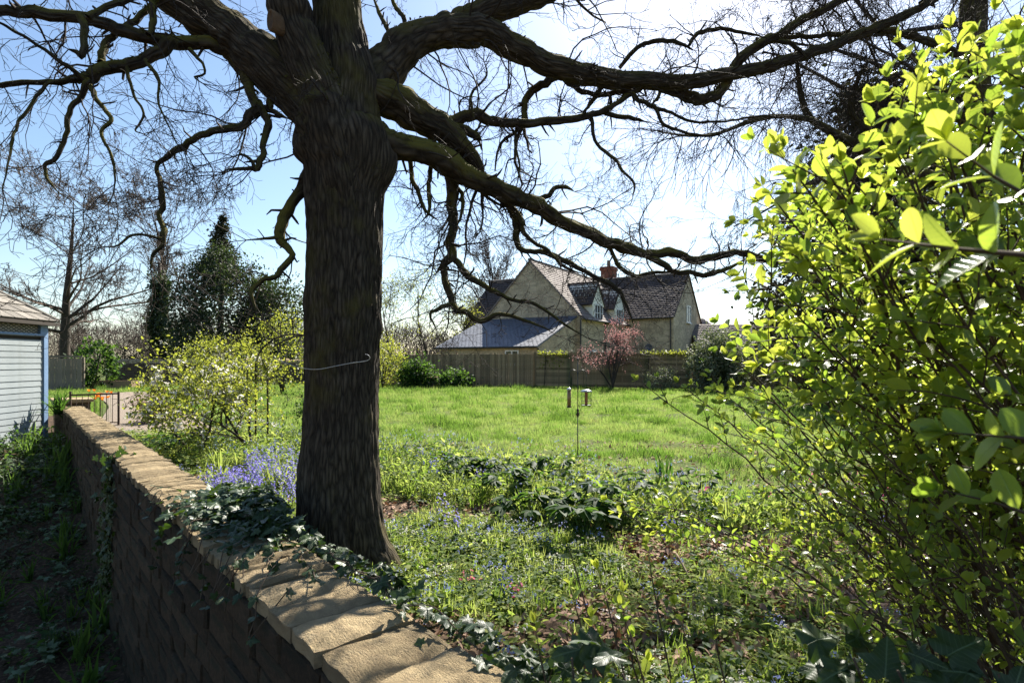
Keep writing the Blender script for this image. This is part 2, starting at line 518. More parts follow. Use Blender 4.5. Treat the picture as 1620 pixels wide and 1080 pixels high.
def stone_walling(name, c1, c2, mortar):
    m, nt, ns, lk, p = nodes(name)
    tc = ns.new('ShaderNodeTexCoord')
    br = ns.new('ShaderNodeTexBrick')
    uv = ns.new('ShaderNodeUVMap')
    lk.new(uv.outputs[0], br.inputs['Vector'])
    br.inputs['Scale'].default_value = 1.0
    br.inputs['Brick Width'].default_value = 0.42; br.inputs['Row Height'].default_value = 0.16; br.inputs['Mortar Size'].default_value = 0.012
    br.inputs['Color1'].default_value = (*c1, 1); br.inputs['Color2'].default_value = (*c2, 1); br.inputs['Mortar'].default_value = (*mortar, 1)
    nz = noise_tex(nt, 1.1, 6)
    col = mixc(nt, ramp(nt, nz, .4, .7), br.outputs[0], tuple(x * .5 for x in c1))
    n2 = noise_tex(nt, 9, 4)
    col = mixc(nt, ramp(nt, n2, .5, .8), col, tuple(min(1, x * 1.25) for x in c1))
    lk.new(col, p.inputs['Base Color'])
    p.inputs['Roughness'].default_value = .95
    b = ns.new('ShaderNodeBump'); b.inputs['Strength'].default_value = .6; b.inputs['Distance'].default_value = .02
    lk.new(br.outputs['Fac'], b.inputs['Height']); b.invert = True
    lk.new(b.outputs[0], p.inputs['Normal'])
    return m


MT['housestone'] = stone_walling('house_stone', (.56, .45, .30), (.31, .255, .17), (.46, .39, .28))


def box_uv(me, M=None):
    """uv in metres by the main direction of each face"""
    l = me.uv_layers.new(name='UVMap')
    for poly in me.polygons:
        n = poly.normal
        for li in poly.loop_indices:
            c = me.vertices[me.loops[li].vertex_index].co
            l.data[li].uv = (c.x, c.z) if abs(n.y) > abs(n.x) else (c.y, c.z)

# ------------------------------------------------------------------ ground
WD = Vector((-.660, .751, 0))            # the retaining wall runs this way
WN = Vector((-.751, -.660, 0))           # and faces the lower garden this way
WC = Vector((-1.008, 2.672, 0))          # a point on its centre line
WTOP, WHALF = 0.45, 0.2


def sstep(a, b, x):
    t = max(0.0, min(1.0, (x - a) / (b - a)))
    return t * t * (3 - 2 * t)


def bed_edge(x):
    return float(np.interp(x, [-14, -9, -5, -2.2, -.3, .8, 1.6, 2.7, 4, 8], [16, 13.5, 11.0, 9.0, 8.1, 6.9, 6.0, 5.4, 5.0, 4.6]))


def ground_z(x, y):
    s = -((x - WC.x) * WN.x + (y - WC.y) * WN.y)
    t = (x - WC.x) * WD.x + (y - WC.y) * WD.y
    z = 0.05 * noise.noise(Vector((x * .9, y * .9, 3))) + 0.025 * noise.noise(Vector((x * 2.7, y * 2.7, 8)))
    if y > 24: z *= max(0.2, 1 - (y - 24) / 8)
    low = -1.5 + 1.25 * sstep(6, 11, y)
    low *= 1 - sstep(12.4, 16, t)
    k = sstep(-.13, .13, s)
    return z + (1 - k) * low


def axis(lo, hi, step, far):
    a = list(np.arange(lo, hi + 1e-6, step))
    g = step; x = a[-1]; up = []
    while x < far: g *= 1.35; x += g; up.append(x)
    g = step; x = a[0]; dn = []
    while x > -far: g *= 1.35; x -= g; dn.append(x)
    return np.array(dn[::-1] + a + up)


xs = axis(-13, 9, .13, 700); ys = axis(-1, 18, .13, 700)
GV = np.empty((len(ys), len(xs), 3))
zone = np.empty((len(ys), len(xs)))
for j, y in enumerate(ys):
    for i, x in enumerate(xs):
        GV[j, i] = (x, y, ground_z(x, y) if abs(x) < 60 and abs(y) < 60 else 0)
        zone[j, i] = sstep(-.5, .6, y - bed_edge(x) + .8 * noise.noise(Vector((x, y, 1)))) if y > 2 else 0
n0 = len(xs)
jj, ii = np.meshgrid(np.arange(len(ys) - 1), np.arange(n0 - 1), indexing='ij')
a0 = (jj * n0 + ii).ravel()
GF = np.stack([a0, a0 + 1, a0 + n0 + 1, a0 + n0], axis=1)
m, nt, ns, lk, p = nodes('garden_ground')
at = ns.new('ShaderNodeAttribute'); at.attribute_name = 'rnd'
s1 = noise_tex(nt, 3.2, 6); s2 = noise_tex(nt, 1.1, 4); s3 = noise_tex(nt, 26, 4)
soil = mixc(nt, ramp(nt, s1, .35, .68), (.035, .024, .016), (.085, .058, .038))
soil = mixc(nt, ramp(nt, s3, .5, .72), soil, (.17, .115, .075))
turf = mixc(nt, ramp(nt, s2, .35, .65), (.055, .085, .02), (.085, .10, .03))
turf = mixc(nt, ramp(nt, s3, .55, .75), turf, (.13, .11, .06))
lk.new(mixc(nt, at.outputs['Fac'], soil, turf), p.inputs['Base Color'])
p.inputs['Roughness'].default_value = 1; p.inputs['Specular IOR Level'].default_value = .1
b = ns.new('ShaderNodeBump'); b.inputs['Strength'].default_value = .8; b.inputs['Distance'].default_value = .04
lk.new(noise_tex(nt, 16, 6), b.inputs['Height']); lk.new(b.outputs[0], p.inputs['Normal'])
ground = put('ground', npmesh('ground', GV.reshape(-1, 3), [GF], m, smooth=True, rnd=zone.ravel()))
tag(ground, 'sloping garden ground, lawn behind and bare soil bed in front', kind='structure')

# gravel path beside the wall
pv = []; N = 40
for i in range(N + 1):
    k = i / N
    c = Vector((-6.6 - 10.6 * k, 10.8 + 14.5 * k, 0))
    sd = Vector((.81, .59, 0)) * (.85 + .12 * math.sin(k * 9))
    for q in np.linspace(-1, 1, 7):
        pp = c + sd * q
        pv.append((pp.x, pp.y, ground_z(pp.x, pp.y) + .03 + .015 * (1 - q * q)))
pf = np.array([[i * 7 + j, i * 7 + j + 1, (i + 1) * 7 + j + 1, (i + 1) * 7 + j] for i in range(N) for j in range(6)])
tag(put('gravel_path', npmesh('gravel_path', pv, [pf], MT['gravel'], smooth=True)), 'pale gravel path along the garden side of the wall', kind='structure')

# ------------------------------------------------------------------ retaining wall
wall = thing('retaining_wall', (WC.x, WC.y, 0), 'long stone retaining wall with flat coping running from the foreground to the shed', 'wall', rz=math.atan2(WD.y, WD.x))
# local axes: x along the wall, y towards the lower garden
T0, T1 = -2.9, 13.0
c = MB()
c.box((T0, -WHALF + .03, -2.0), (T1, WHALF - .035, WTOP - .075))
c.build('core', MT['mortar'], wall)


def stone_mesh(name, m, ch=.045, jit=.03):
    """unit block, worn edges, face at +y"""
    b = MB()
    j = lambda s=1: random.uniform(-jit, jit) * s
    r0 = [Vector((x + j(), -.5, z + j())) for x, z in ((-.5, -.5), (.5, -.5), (.5, .5), (-.5, .5))]
    r1 = [Vector((p.x, .5 - ch * 2 + j(), p.z)) for p in r0]
    r2 = [Vector((p.x * (1 - ch) + j(.6), .5 + j(1.5), p.z * (1 - ch * 1.5) + j(.6))) for p in r0]
    pts = r0 + r1 + r2 + [Vector((j(3), .5 + abs(j(2)), j(3)))]
    fs = [(3, 2, 1, 0)]
    for a in (0, 4):
        fs += [(a + i, a + (i + 1) % 4, a + 4 + (i + 1) % 4, a + 4 + i) for i in range(4)]
    fs += [(8 + i, 8 + (i + 1) % 4, 12) for i in range(4)]
    b.add(pts, [f[::-1] for f in fs])
    me = b.mesh(name, m)
    return me


face_var = [stone_mesh('stone', MT['wallstone']) for _ in range(10)]
stones = []
z = WTOP - .085
while z > -1.75:
    h = random.uniform(.085, .15)
    x = T0 + random.uniform(0, .2)
    while x < T1:
        w = random.uniform(.2, .58)
        zz = z - h / 2
        pw = WC + WD * (x + w / 2) + WN * WHALF + Vector((0, 0, zz))
        gz = -1.5 + 1.25 * sstep(6, 11, pw.y)
        if zz > gz - .15 and pw.y > .55:
            px, py = to_px(pw)
            vis = -40 < px < 900 and 600 < py < 1110
            stones.append(((w * h / pw.y ** 2 if vis else 0), x + w / 2, zz, w - random.uniform(.008, .018), h - random.uniform(.008, .016)))
        x += w
    z -= h
stones.sort(reverse=True)
far = MB()
for k, (key, x, zz, w, h) in enumerate(stones):
    M = Matrix.LocRotScale(Vector((x, WHALF - .06 + random.uniform(-.008, .012), zz)), Matrix.Rotation(random.uniform(-.02, .02), 3, 'Y'), Vector((w, .14, h)))
    if k < 235:
        o = put('stone', random.choice(face_var), wall); o.matrix_local = M
    else:
        me = random.choice(face_var)
        far.add([M @ v.co for v in me.vertices], [list(p.vertices) for p in me.polygons])
tag(far.build('stonework', MT['wallstone'], wall), kind='stuff')


def slab_mesh(name):
    b = MB(); nx, ny = 4, 6
    P = {}
    pts = []
    for jy in range(ny + 1):
        for ix in range(nx + 1):
            u = ix / nx - .5; v = jy / ny - .5
            edge = (ix in (0, nx)) or (jy in (0, ny))
            pts.append(Vector((u + random.uniform(-.018, .018), v + random.uniform(-.012, .012), .5 - (.22 if edge else 0) + random.uniform(-.11, .08))))
    n = len(pts)
    ring = [ix for ix in range(nx)] + [jy * (nx + 1) + nx for jy in range(ny)] + [ny * (nx + 1) + ix for ix in range(nx, 0, -1)] + [jy * (nx + 1) for jy in range(ny, 0, -1)]
    low = [Vector((pts[i].x, pts[i].y, -.5)) for i in ring]
    fs = [(jy * (nx + 1) + ix, jy * (nx + 1) + ix + 1, (jy + 1) * (nx + 1) + ix + 1, (jy + 1) * (nx + 1) + ix) for jy in range(ny) for ix in range(nx)]
    fs += [(ring[k], n + k, n + (k + 1) % len(ring), ring[(k + 1) % len(ring)]) for k in range(len(ring))]
    b.add(pts + low, fs)
    return b.mesh(name, MT['coping'])


slabs = [slab_mesh('coping_stone') for _ in range(9)]
x = T0
while x < T1:
    w = random.uniform(.055, .15) if x > -.1 else random.uniform(.15, .3)
    o = put('coping_stone', random.choice(slabs), wall)
    o.matrix_local = Matrix.LocRotScale(Vector((x + w / 2, .004 + random.uniform(-.012, .012), WTOP - .04 + random.uniform(-.007, .006))), Matrix.Rotation(random.uniform(-.03, .03), 3, 'Z') @ Matrix.Rotation(random.uniform(-.02, .02), 3, 'X'), Vector((w - random.uniform(.004, .012), .395 + random.uniform(-.015, .015), .075)))
    x += w
pe = WC + WD * (T1 + .45)
pier = thing('wall_pier', (pe.x, pe.y, -.3), 'square stone pier with flat cap at the far end of the long wall', 'pier', rz=math.atan2(WD.y, WD.x))
b = MB(); b.box((-.36, -.3, 0), (.36, .3, .82), jit=.012); b.build('shaft', MT['wallstone'], pier)
b = MB(); b.box((-.42, -.36, .822), (.42, .36, .90), jit=.01); b.build('cap', MT['coping'], pier)

# ------------------------------------------------------------------ the stone house
HO = Vector((4.8, 40.0, 0)); HA = math.atan2(.857, .515)
house = thing('stone_house', HO, 'large stone house with steep tiled roofs and dormers behind the fence', 'house', rz=HA)
# local axes: x along the main ridge (away), y to the left
b = MB()
def gable_x(x0, x1, y0, y1, ze, zr, z0=-.3):
    ym = (y0 + y1) / 2
    A = [Vector((x0, y, z)) for y, z in ((y0, z0), (y1, z0), (y1, ze), (ym, zr), (y0, ze))]
    return A, [Vector((x1, p.y, p.z)) for p in A]
def gable_y(y0, y1, x0, x1, ze, zr, z0=-.3):
    xm = (x0 + x1) / 2
    A = [Vector((x, y0, z)) for x, z in ((x0, z0), (x1, z0), (x1, ze), (xm, zr), (x0, ze))]
    return A, [Vector((p.x, y1, p.z)) for p in A]
A, B = gable_x(0, 17.5, 0, 8.1, 4.65, 8.80); b.prism(B, A)
A, B = gable_y(-3.97, 4.0, 9.5, 18.8, 5.2, 9.04); b.prism(A, B)
A, B = gable_y(4.06, 11.3, 2.0, 10.0, 4.65, 8.42); b.prism(A, B)
b.box((-5.6, .35, -.3), (-.004, 8.0, 2.3))
me = b.mesh('wall', MT['housestone']); box_uv(me)
put('wall', me, house)
b = MB()
b.prism([Vector((-5.6, .35, 2.28)), Vector((-.004, .35, 4.42)), Vector((-.004, .35, 2.28))], [Vector((-5.6, .55, 2.28)), Vector((-.004, .55, 4.42)), Vector((-.004, .55, 2.28))])
me = b.mesh('gable_end', MT['housestone']); box_uv(me); put('gable_end', me, house)


def tiled(name, A, B, C, D, m, tw, ex, parent, th=.05, skip=None):
    """roof slope: eave A-B, ridge D-C; base sheet plus a course-by-course tile layer"""
    A, B, C, D = (Vector(q) for q in (A, B, C, D))
    n = (B - A).cross(D - A).normalized()
    b = MB(); b.slab([A, B, C, D], .09)
    up = ((D - A) + (C - B)) / 2
    rows = max(1, int(up.length / ex))
    for r in range(rows):
        k0 = r / rows; k1 = (r + 1.12) / rows
        L0, R0 = A.lerp(D, k0), B.lerp(C, k0); L1, R1 = A.lerp(D, min(1, k1)), B.lerp(C, min(1, k1))
        cnt = max(1, int((R0 - L0).length / tw))
        off = (r % 2) * .5
        for i in range(-1, cnt + 1):
            u0 = max(0, (i + off) / cnt); u1 = min(1, (i + 1 + off) / cnt)
            if u1 - u0 < .15 / cnt: continue
            g = .06 / cnt
            j = random.uniform(0, .012)
            q = [L0.lerp(R0, u0 + g), L0.lerp(R0, u1 - g), L1.lerp(R1, u1 - g), L1.lerp(R1, u0 + g)]
            top = [q[0] + n * (th + j), q[1] + n * (th + j), q[2] + n * .012, q[3] + n * .012]
            bot = [q[0] + n * .004, q[1] + n * .004]
            b.add(top + bot, [(0, 1, 2, 3), (4, 5, 1, 0)])
    return tag(b.build(name, m, parent), kind='stuff')


ov = .25
def slope_pt(ye, ze, yr, zr, k): return ye + (yr - ye) * k, ze + (zr - ze) * k
ye, ze = slope_pt(0, 4.68, 4.05, 8.86, -.07)
tiled('roof_tiles', (17.7, ye, ze), (-.12, ye, ze), (-.12, 4.05, 8.86), (17.7, 4.05, 8.86), MT['rooftile'], .30, .26, house) if False else None
tiled('roof_tiles', (-.12, ye, ze), (17.7, ye, ze), (17.7, 4.05, 8.86), (-.12, 4.05, 8.86), MT['rooftile'], .30, .26, house)
tiled('roof_tiles', (17.7, 8.1 + .28, ze), (-.12, 8.38, ze), (-.12, 4.05, 8.86), (17.7, 4.05, 8.86), MT['rooftile'], .45, .4, house)
xe, ze2 = slope_pt(9.5, 5.23, 14.15, 9.1, -.07)
tiled('roof_tiles', (xe, 4.0, ze2), (xe, -4.09, ze2), (14.15, -4.09, 9.1), (14.15, 4.0, 9.1), MT['darktile'], .30, .26, house)
tiled('roof_tiles', (28.3 - xe, -4.09, ze2), (28.3 - xe, 4.0, ze2), (14.15, 4.0, 9.1), (14.15, -4.09, 9.1), MT['darktile'], .6, .5, house)
tiled('roof_tiles', (1.7, 11.42, 4.42), (1.7, 8.5, 4.42), (6, 4.2, 8.48), (6, 11.42, 8.48), MT['darktile'], .3, .26, house)
tiled('roof_tiles', (10.3, 4.2, 4.42), (10.3, 11.42, 4.42), (6, 11.42, 8.48), (6, 4.2, 8.48), MT['darktile'], .6, .5, house)
tiled('slate_roof', (-5.95, 8.2, 2.33), (-5.95, .22, 2.33), (-.01, .22, 4.6), (-.01, 8.2, 4.6), MT['slate'], .3, .24, house, .02)
b = MB()
b.tube([(-.15, 4.05, 8.90), (17.7, 4.05, 8.90)], .11, 8); b.tube([(14.15, -4.12, 9.14), (14.15, 4.0, 9.14)], .11, 8); b.tube([(6, 4.3, 8.52), (6, 11.45, 8.52)], .11, 8)
b.build('ridge_tiles', MT['rooftile'], house, smooth=True)
b = MB()
b.tube([(-6.0, 8.25, 2.28), (-6.0, .2, 2.28)], .07, 6); b.tube([(.0, ye - .07, ze - .03), (17.6, ye - .07, ze - .03)], .07, 6); b.tube([(xe - .07, 0, ze2 - .03), (xe - .07, -4.05, ze2 - .03)], .07, 6)
b.build('gutter', MT['blackmetal'], house)
for q in ((-.06, -.06, 4.4), (9.4, -3.75, 5.0), (4.6, -.07, 4.4), (-5.7, .28, 2.2)):
    b = MB(); b.tube([(q[0], q[1], -.2), (q[0], q[1], q[2])], .055, 6); b.build('downpipe', MT['blackmetal'], house)
# chimney
ch = MB(); ch.box((15.2, 3.45, 8.3), (16.4, 4.65, 10.2)); ch.box((15.1, 3.35, 10.2), (16.5, 4.75, 10.42)); ch.box((15.16, 3.41, 10.42), (16.44, 4.69, 10.55))
chim = ch.build('chimney', MT['brick'], house)
b = MB(); b.lathe([(.2, 10.55), (.17, 10.7), (.15, 11.1), (.19, 11.13), (.18, 11.2)], 12, (15.8, 4.05, 0)); b.build('pot', MT['paleboard'], chim)


def window(name, w, h, cols, rows, parent, M):
    """frame with glazing bars (front at -y) and a pane"""
    b = MB(); t = .07
    b.box((-w / 2, -.05, 0), (-w / 2 + t, .05, h)); b.box((w / 2 - t, -.05, 0), (w / 2, .05, h))
    b.box((-w / 2 + t, -.05, 0), (w / 2 - t, .05, t)); b.box((-w / 2 + t, -.05, h - t), (w / 2 - t, .05, h))
    for i in range(1, cols): b.box((-w / 2 + w * i / cols - .035, -.045, t), (-w / 2 + w * i / cols + .035, .045, h - t))
    for i in range(1, rows): b.box((-w / 2 + t, -.03, h * i / rows - .02), (w / 2 - t, .03, h * i / rows + .02))
    b.box((-w / 2 - .08, -.14, -.07), (w / 2 + .08, .05, -.002))
    b.box((-w / 2 + t * .5, .0, t * .5), (w / 2 - t * .5, .012, h - t * .5), 1)
    b.v = [tuple(M @ Vector(v)) for v in b.v]
    return b.build(name, [MT['white'], MT['glass']], parent)


def dormer(x):
    zb, zw, za = 4.3, 5.75, 7.15
    hw = 1.25
    b = MB()
    y0 = -.03
    # face: white rendered gable flared at its foot, over a stone band
    face = [(-hw + .28, zb), (hw - .28, zb), (hw - .28, zw - .35), (hw, zw - .1), (.12, za + .05), (-.12, za + .05), (-hw, zw - .1), (-hw + .28, zw - .35)]
    b.prism([Vector((x + a, y0 - .02, c)) for a, c in face], [Vector((x + a, y0 + 2.2, c)) for a, c in face])
    d = b.build('dormer', MT['render'], house)
    for s in (-1, 1):
        e0 = Vector((x + s * (hw + .12), y0 - .1, zw - .22)); e1 = Vector((x, y0 - .1, za + .14))
        q = [e0, e1, e1 + Vector((0, 2.5, 0)), e0 + Vector((0, 1.3, 0))]
        if s < 0: tiled('roof_tiles', e0 + Vector((0, 1.5, 0)), e0, e1, e1 + Vector((0, 2.6, 0)), MT['darktile'], .3, .26, d)
        else: tiled('roof_tiles', e0, e0 + Vector((0, 1.5, 0)), e1 + Vector((0, 2.6, 0)), e1, MT['darktile'], .3, .26, d)
    b = MB(); b.tube([(x, y0 - .12, za + .17), (x, y0 + 2.45, za + .17)], .085, 8); b.build('ridge_tiles', MT['darktile'], d, smooth=True)
    window('window', 1.55, 1.25, 3, 2, d, Matrix.Translation((x, y0 - .06, 4.36)))
    return d


dormer(3.1); dormer(7.6)
window('window', 1.25, 1.5, 2, 2, house, Matrix.Translation((14.15, -4.03, 4.75)))
window('window', 1.0, .9, 2, 1, house, Matrix.Translation((-5.66, 2.2, 1.2)) @ Matrix.Rotation(-math.pi / 2, 4, 'Z'))
window('window', 1.2, 1.1, 2, 2, house, Matrix.Translation((2.2, -.05, 1.1)))
b = MB(); b.lathe([(.02, 0), (.2, .05), (.33, .13), (.32, .14), (.18, .07), (.0, .02)], 16)
Mx = Matrix.Translation((9.3, -2.0, 2.5)) @ Matrix.Rotation(-math.pi / 2, 4, 'Y'); b.v = [tuple(Mx @ Vector(v)) for v in b.v]
b.build('satellite_dish', MT['slate'], house, smooth=True)

# low buildings to the right of the house
barn = thing('low_barn', (25.5, 52, 0), 'long low tiled outbuilding at the right, beyond the fence', 'outbuilding', rz=R(-4))
b = MB(); A, B = gable_x(-9, 13, -3, 3, 2.55, 4.7); b.prism(B, A); me = b.mesh('wall', MT['housestone']); box_uv(me); put('wall', me, barn)
tiled('roof_tiles', (-9.2, -3.25, 2.42), (13.2, -3.25, 2.42), (13.2, 0, 4.78), (-9.2, 0, 4.78), MT['rooftile'], .32, .28, barn)
tiled('roof_tiles', (13.2, 3.25, 2.42), (-9.2, 3.25, 2.42), (-9.2, 0, 4.78), (13.2, 0, 4.78), MT['rooftile'], .6, .5, barn)
hut = thing('garden_outhouse', (18.4, 55, 0), 'small square outhouse with a pointed tiled roof between house and barn', 'outbuilding', rz=R(10))
b = MB(); b.box((-2, -2, -.2), (2, 2, 3.2)); me = b.mesh('wall', MT['housestone']); box_uv(me); put('wall', me, hut)
cr = [Vector((-2.3, -2.3, 3.1)), Vector((2.3, -2.3, 3.1)), Vector((2.3, 2.3, 3.1)), Vector((-2.3, 2.3, 3.1))]
for i in range(4):
    tiled('roof_tiles', cr[i], cr[(i + 1) % 4], Vector((0, 0, 5.55)), Vector((0, 0, 5.55)), MT['rooftile'], .32, .28, hut)

# ------------------------------------------------------------------ fences at the back of the lawn
def fence_line(name, p0, p1, label, kind, h):
    p0 = Vector((*p0, 0)); p1 = Vector((*p1, 0)); d = p1 - p0; L = d.length
    t = thing(name, p0, label, 'fence', rz=math.atan2(d.y, d.x))
    if kind == 'board':
        vs = []
        for _ in range(6):
            b = MB(); w = .106
            b.box((0, -.012, .08), (w, .006, h), jit=.004); vs.append(b.mesh('board', MT['fence']))
        x = 0
        while x < L - .05:
            o = put('board', random.choice(vs), t); o.location = (x, random.uniform(-.012, .004), random.uniform(-.015, .015)); x += .113
        b = MB()
        for zz in (.3, .95, 1.6): b.box((0, .02, zz), (L, .07, zz + .08))
        b.build('rail', MT['fence'], t)
        b = MB(); b.box((0, -.03, .0), (L, -.014, .1)); b.build('gravel_board', MT['fence'], t)
    else:
        n = round(L / 1.9); pw = L / n
        sv = []
        for _ in range(5):
            b = MB(); b.box((.05, -.014, 0), (pw - .05, .008, .135), jit=.006); sv.append(b.mesh('slat', MT['fence']))
        for i in range(n):
            zz = .08
            while zz < h - .1:
                o = put('slat', random.choice(sv), t); o.location = (i * pw, -.004, zz); o.rotation_euler = (random.uniform(.06, .12), random.uniform(-.004, .004), 0); zz += .122
            for q in (.33, .66):
                b = MB(); b.box((i * pw + pw * q - .02, -.04, .08), (i * pw + pw * q + .02, -.02, h - .03)); b.build('batten', MT['fence'], t)
            b = MB(); b.box((i * pw + .05, -.03, h - .02), (i * pw + pw - .05, .03, h + .015)); b.build('capping', MT['fence'], t)
    n = max(2, round(L / 1.9) + 1)
    for i in range(n):
        x = L * i / (n - 1)
        y = .07 if kind == 'board' else -.0
        b = MB(); b.box((x - .048, y - .048 + (.05 if kind == 'board' else 0), -.1), (x + .048, y + .048 + (.05 if kind == 'board' else 0), h + .06)); b.build('post', MT['fence'], t)
    return t


fence_line('boarded_fence', (-5.2, 31.6), (1.2, 30.6), 'weathered fence of upright boards in front of the slate roofed garage', 'board', 1.80)
fence_line('panel_fence', (1.25, 30.5), (8.7, 27.6), 'fence of horizontal lap panels behind the red leaved tree', 'slat', 1.84)
fence_line('panel_fence', (8.8, 27.5), (17.5, 26.2), 'dark stretch of panel fence running right from the rounded evergreen bush', 'slat', 1.84)
fence_line('boarded_fence', (-7.5, 33), (-5.25, 31.65), 'short boarded fence end half hidden by shrubs right of the oak trunk', 'board', 1.75)
t = fence_line('pale_fence', (-24.4, 26.3), (-20.55, 27.2), 'short pale boarded fence right of the white shed', 'board', 1.55)
for ch_ in t.children:
    ch_.data.materials.clear(); ch_.data.materials.append(MT['paleboard'])

# far boundary wall with upright coping stones
fw = thing('boundary_wall', (-25.2, 35.5, 0), 'dark stone boundary wall topped with upright coping stones, left background', 'wall', rz=R(-3))
b = MB(); b.box((0, -.2, -.2), (13, .2, 1.28)); me = b.mesh('core', MT['mortar']); put('core', me, fw)
zz = 0.0; fm = MB()
while zz < 1.26:
    x = 0
    while x < 13:
        w = random.uniform(.25, .55)
        me = random.choice(face_var); Mx = Matrix.LocRotScale(Vector((x + w / 2, -.16, zz + .08)), Matrix.Rotation(math.pi, 3, 'Z'), Vector((w - .02, .14, .15)))
        fm.add([Mx @ v.co for v in me.vertices], [list(p_.vertices) for p_ in me.polygons]); x += w
    zz += .16
tag(fm.build('stonework', MT['wallstone'], fw), kind='stuff')
x = 0
for i in range(52):
    o = put('coping_stone', random.choice(slabs), fw)
    o.matrix_local = Matrix.LocRotScale(Vector((x + .12, 0, 1.39 + random.uniform(-.02, .03))), Matrix.Rotation(random.uniform(-.1, .1), 3, 'Y'), Vector((.22, .42, random.uniform(.2, .3)))); x += .25

# ------------------------------------------------------------------ the white shed
shed = thing('garden_shed', (-9.84, 12.0, -.2), 'pale painted summerhouse with blue corner post and shingled roof at the left edge', 'shed', rz=R(95))
# local: x to the right (corner at 0), front face at y=0, y away
H = 2.46; WX = 3.4; DY = 2.8
b = MB(); b.box((-WX + .06, .04, 0), (-.06, DY - .04, H - .03)); b.build('core', MT['darkwood'], shed)
bv = []
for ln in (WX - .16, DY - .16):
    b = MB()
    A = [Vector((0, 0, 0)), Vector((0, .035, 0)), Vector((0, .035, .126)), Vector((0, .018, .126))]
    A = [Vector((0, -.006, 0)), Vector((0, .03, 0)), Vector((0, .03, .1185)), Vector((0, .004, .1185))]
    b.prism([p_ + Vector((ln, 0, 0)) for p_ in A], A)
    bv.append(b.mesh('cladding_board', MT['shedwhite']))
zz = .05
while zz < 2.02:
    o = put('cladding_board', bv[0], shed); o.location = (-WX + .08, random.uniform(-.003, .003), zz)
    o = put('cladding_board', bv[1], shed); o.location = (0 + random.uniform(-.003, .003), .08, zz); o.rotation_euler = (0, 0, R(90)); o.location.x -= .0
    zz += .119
b = MB(); b.box((-.08, -.03, 0), (.035, .078, H)); b.build('corner_post', MT['shedblue'], shed)
b = MB(); b.box((-WX - .03, -.03, 0), (-WX + .08, .078, H)); b.build('corner_post', MT['shedblue'], shed)
b = MB(); b.box((-.075, DY - .08, 0), (.03, DY + .03, H)); b.build('corner_post', MT['shedblue'], shed)
# window band with diamond lattice
wf = MB(); wf.box((-WX + .08, -.035, 2.16), (-.19, .02, 2.20)); wf.box((-WX + .08, -.035, 2.40), (-.19, .02, 2.445)); wf.box((-.19, -.036, 2.16), (-.081, .021, 2.445))
wfo = wf.build('window_frame', MT['shedblue'], shed)
b = MB(); b.box((-WX + .08, .025, 2.18), (-.19, .035, 2.42)); b.build('pane', mat('pale_blind', (.55, .50, .40), (.5, .45, .36), 3, .3, spec=.6), wfo)
lat = MB(); x = -WX - .6
while x < -.1:
    for s in (1, -1):
        q0 = Vector((x, -.012 - .006 * s, 2.20)); q1 = Vector((x + .42, -.012 - .006 * s, 2.40))
        if s < 0: q0.z, q1.z = q1.z, q0.z
        def clip(q0, q1):
            lo, hi = -WX + .09, -.195
            d = q1 - q0; a = max(0, (lo - q0.x) / d.x); e = min(1, (hi - q0.x) / d.x)
            return (q0 + d * a, q0 + d * e) if e > a else None
        r = clip(q0, q1)
        if r: lat.tube([r[0], r[1]], .007, 4)
    x += .13
lat.build('lattice', MT['blackmetal'], wfo)
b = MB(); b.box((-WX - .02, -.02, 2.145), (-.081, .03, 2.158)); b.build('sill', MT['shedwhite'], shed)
# hipped roof
e0, e1, f0, f1 = -WX - .17, .17, -.17, DY + .17
ZE = H + .0; apex0, apex1 = Vector((-WX / 2 - .3, DY / 2, ZE + 1.15)), Vector((-WX / 2 + .3, DY / 2, ZE + 1.25))
corners = [Vector((e0, f0, ZE)), Vector((e1, f0, ZE)), Vector((e1, f1, ZE)), Vector((e0, f1, ZE))]
b = MB()
b.prism([c_ - Vector((0, 0, .08)) for c_ in corners], [c_ - Vector((0, 0, .012)) for c_ in corners]); b.build('fascia', MT['darkwood'], shed)
faces4 = [(corners[0], corners[1], apex1, apex0), (corners[1], corners[2], apex1, apex1), (corners[2], corners[3], apex0, apex1), (corners[3], corners[0], apex0, apex0)]
for fi, (A, B, C, D) in enumerate(faces4):
    n = (B - A).cross(D - A).normalized()
    b = MB(); b.add([A, B, C, D], [(0, 1, 2, 3)]) if (C - D).length > .01 else b.add([A, B, C], [(0, 1, 2)])
    b.build('roof_deck', MT['darkwood'], shed)
    rows = 8
    for r in range(rows):
        k0, k1 = r / rows, min(1, (r + 1.1) / rows)
        L0, R0, L1, R1 = A.lerp(D, k0), B.lerp(C, k0), A.lerp(D, k1), B.lerp(C, k1)
        cnt = max(1, int((R0 - L0).length / .3))
        if fi in (0, 1):
            for i in range(cnt):
                u0, u1 = i / cnt + .004, (i + 1) / cnt - .004
                b = MB(); j = random.uniform(0, .008)
                q = [L0.lerp(R0, u0), L0.lerp(R0, u1), L1.lerp(R1, u1), L1.lerp(R1, u0)]
                b.prism([q[0] + n * .004, q[1] + n * .004, q[2] + n * .002, q[3] + n * .002], [q[0] + n * (.024 + j), q[1] + n * (.024 + j), q[2] + n * .008, q[3] + n * .008])
                b.build('shingle', MT['shingle'], shed)
b = MB(); b.tube([corners[1] + Vector((0, 0, .03)), apex1 + Vector((0, 0, .03))], .035, 6); b.tube([corners[0] + Vector((0, 0, .03)), apex0 + Vector((0, 0, .03))], .035, 6); b.tube([apex0 + Vector((0, 0, .03)), apex1 + Vector((0, 0, .03))], .035, 6)
b.build('hip_cap', MT['shingle'], shed)

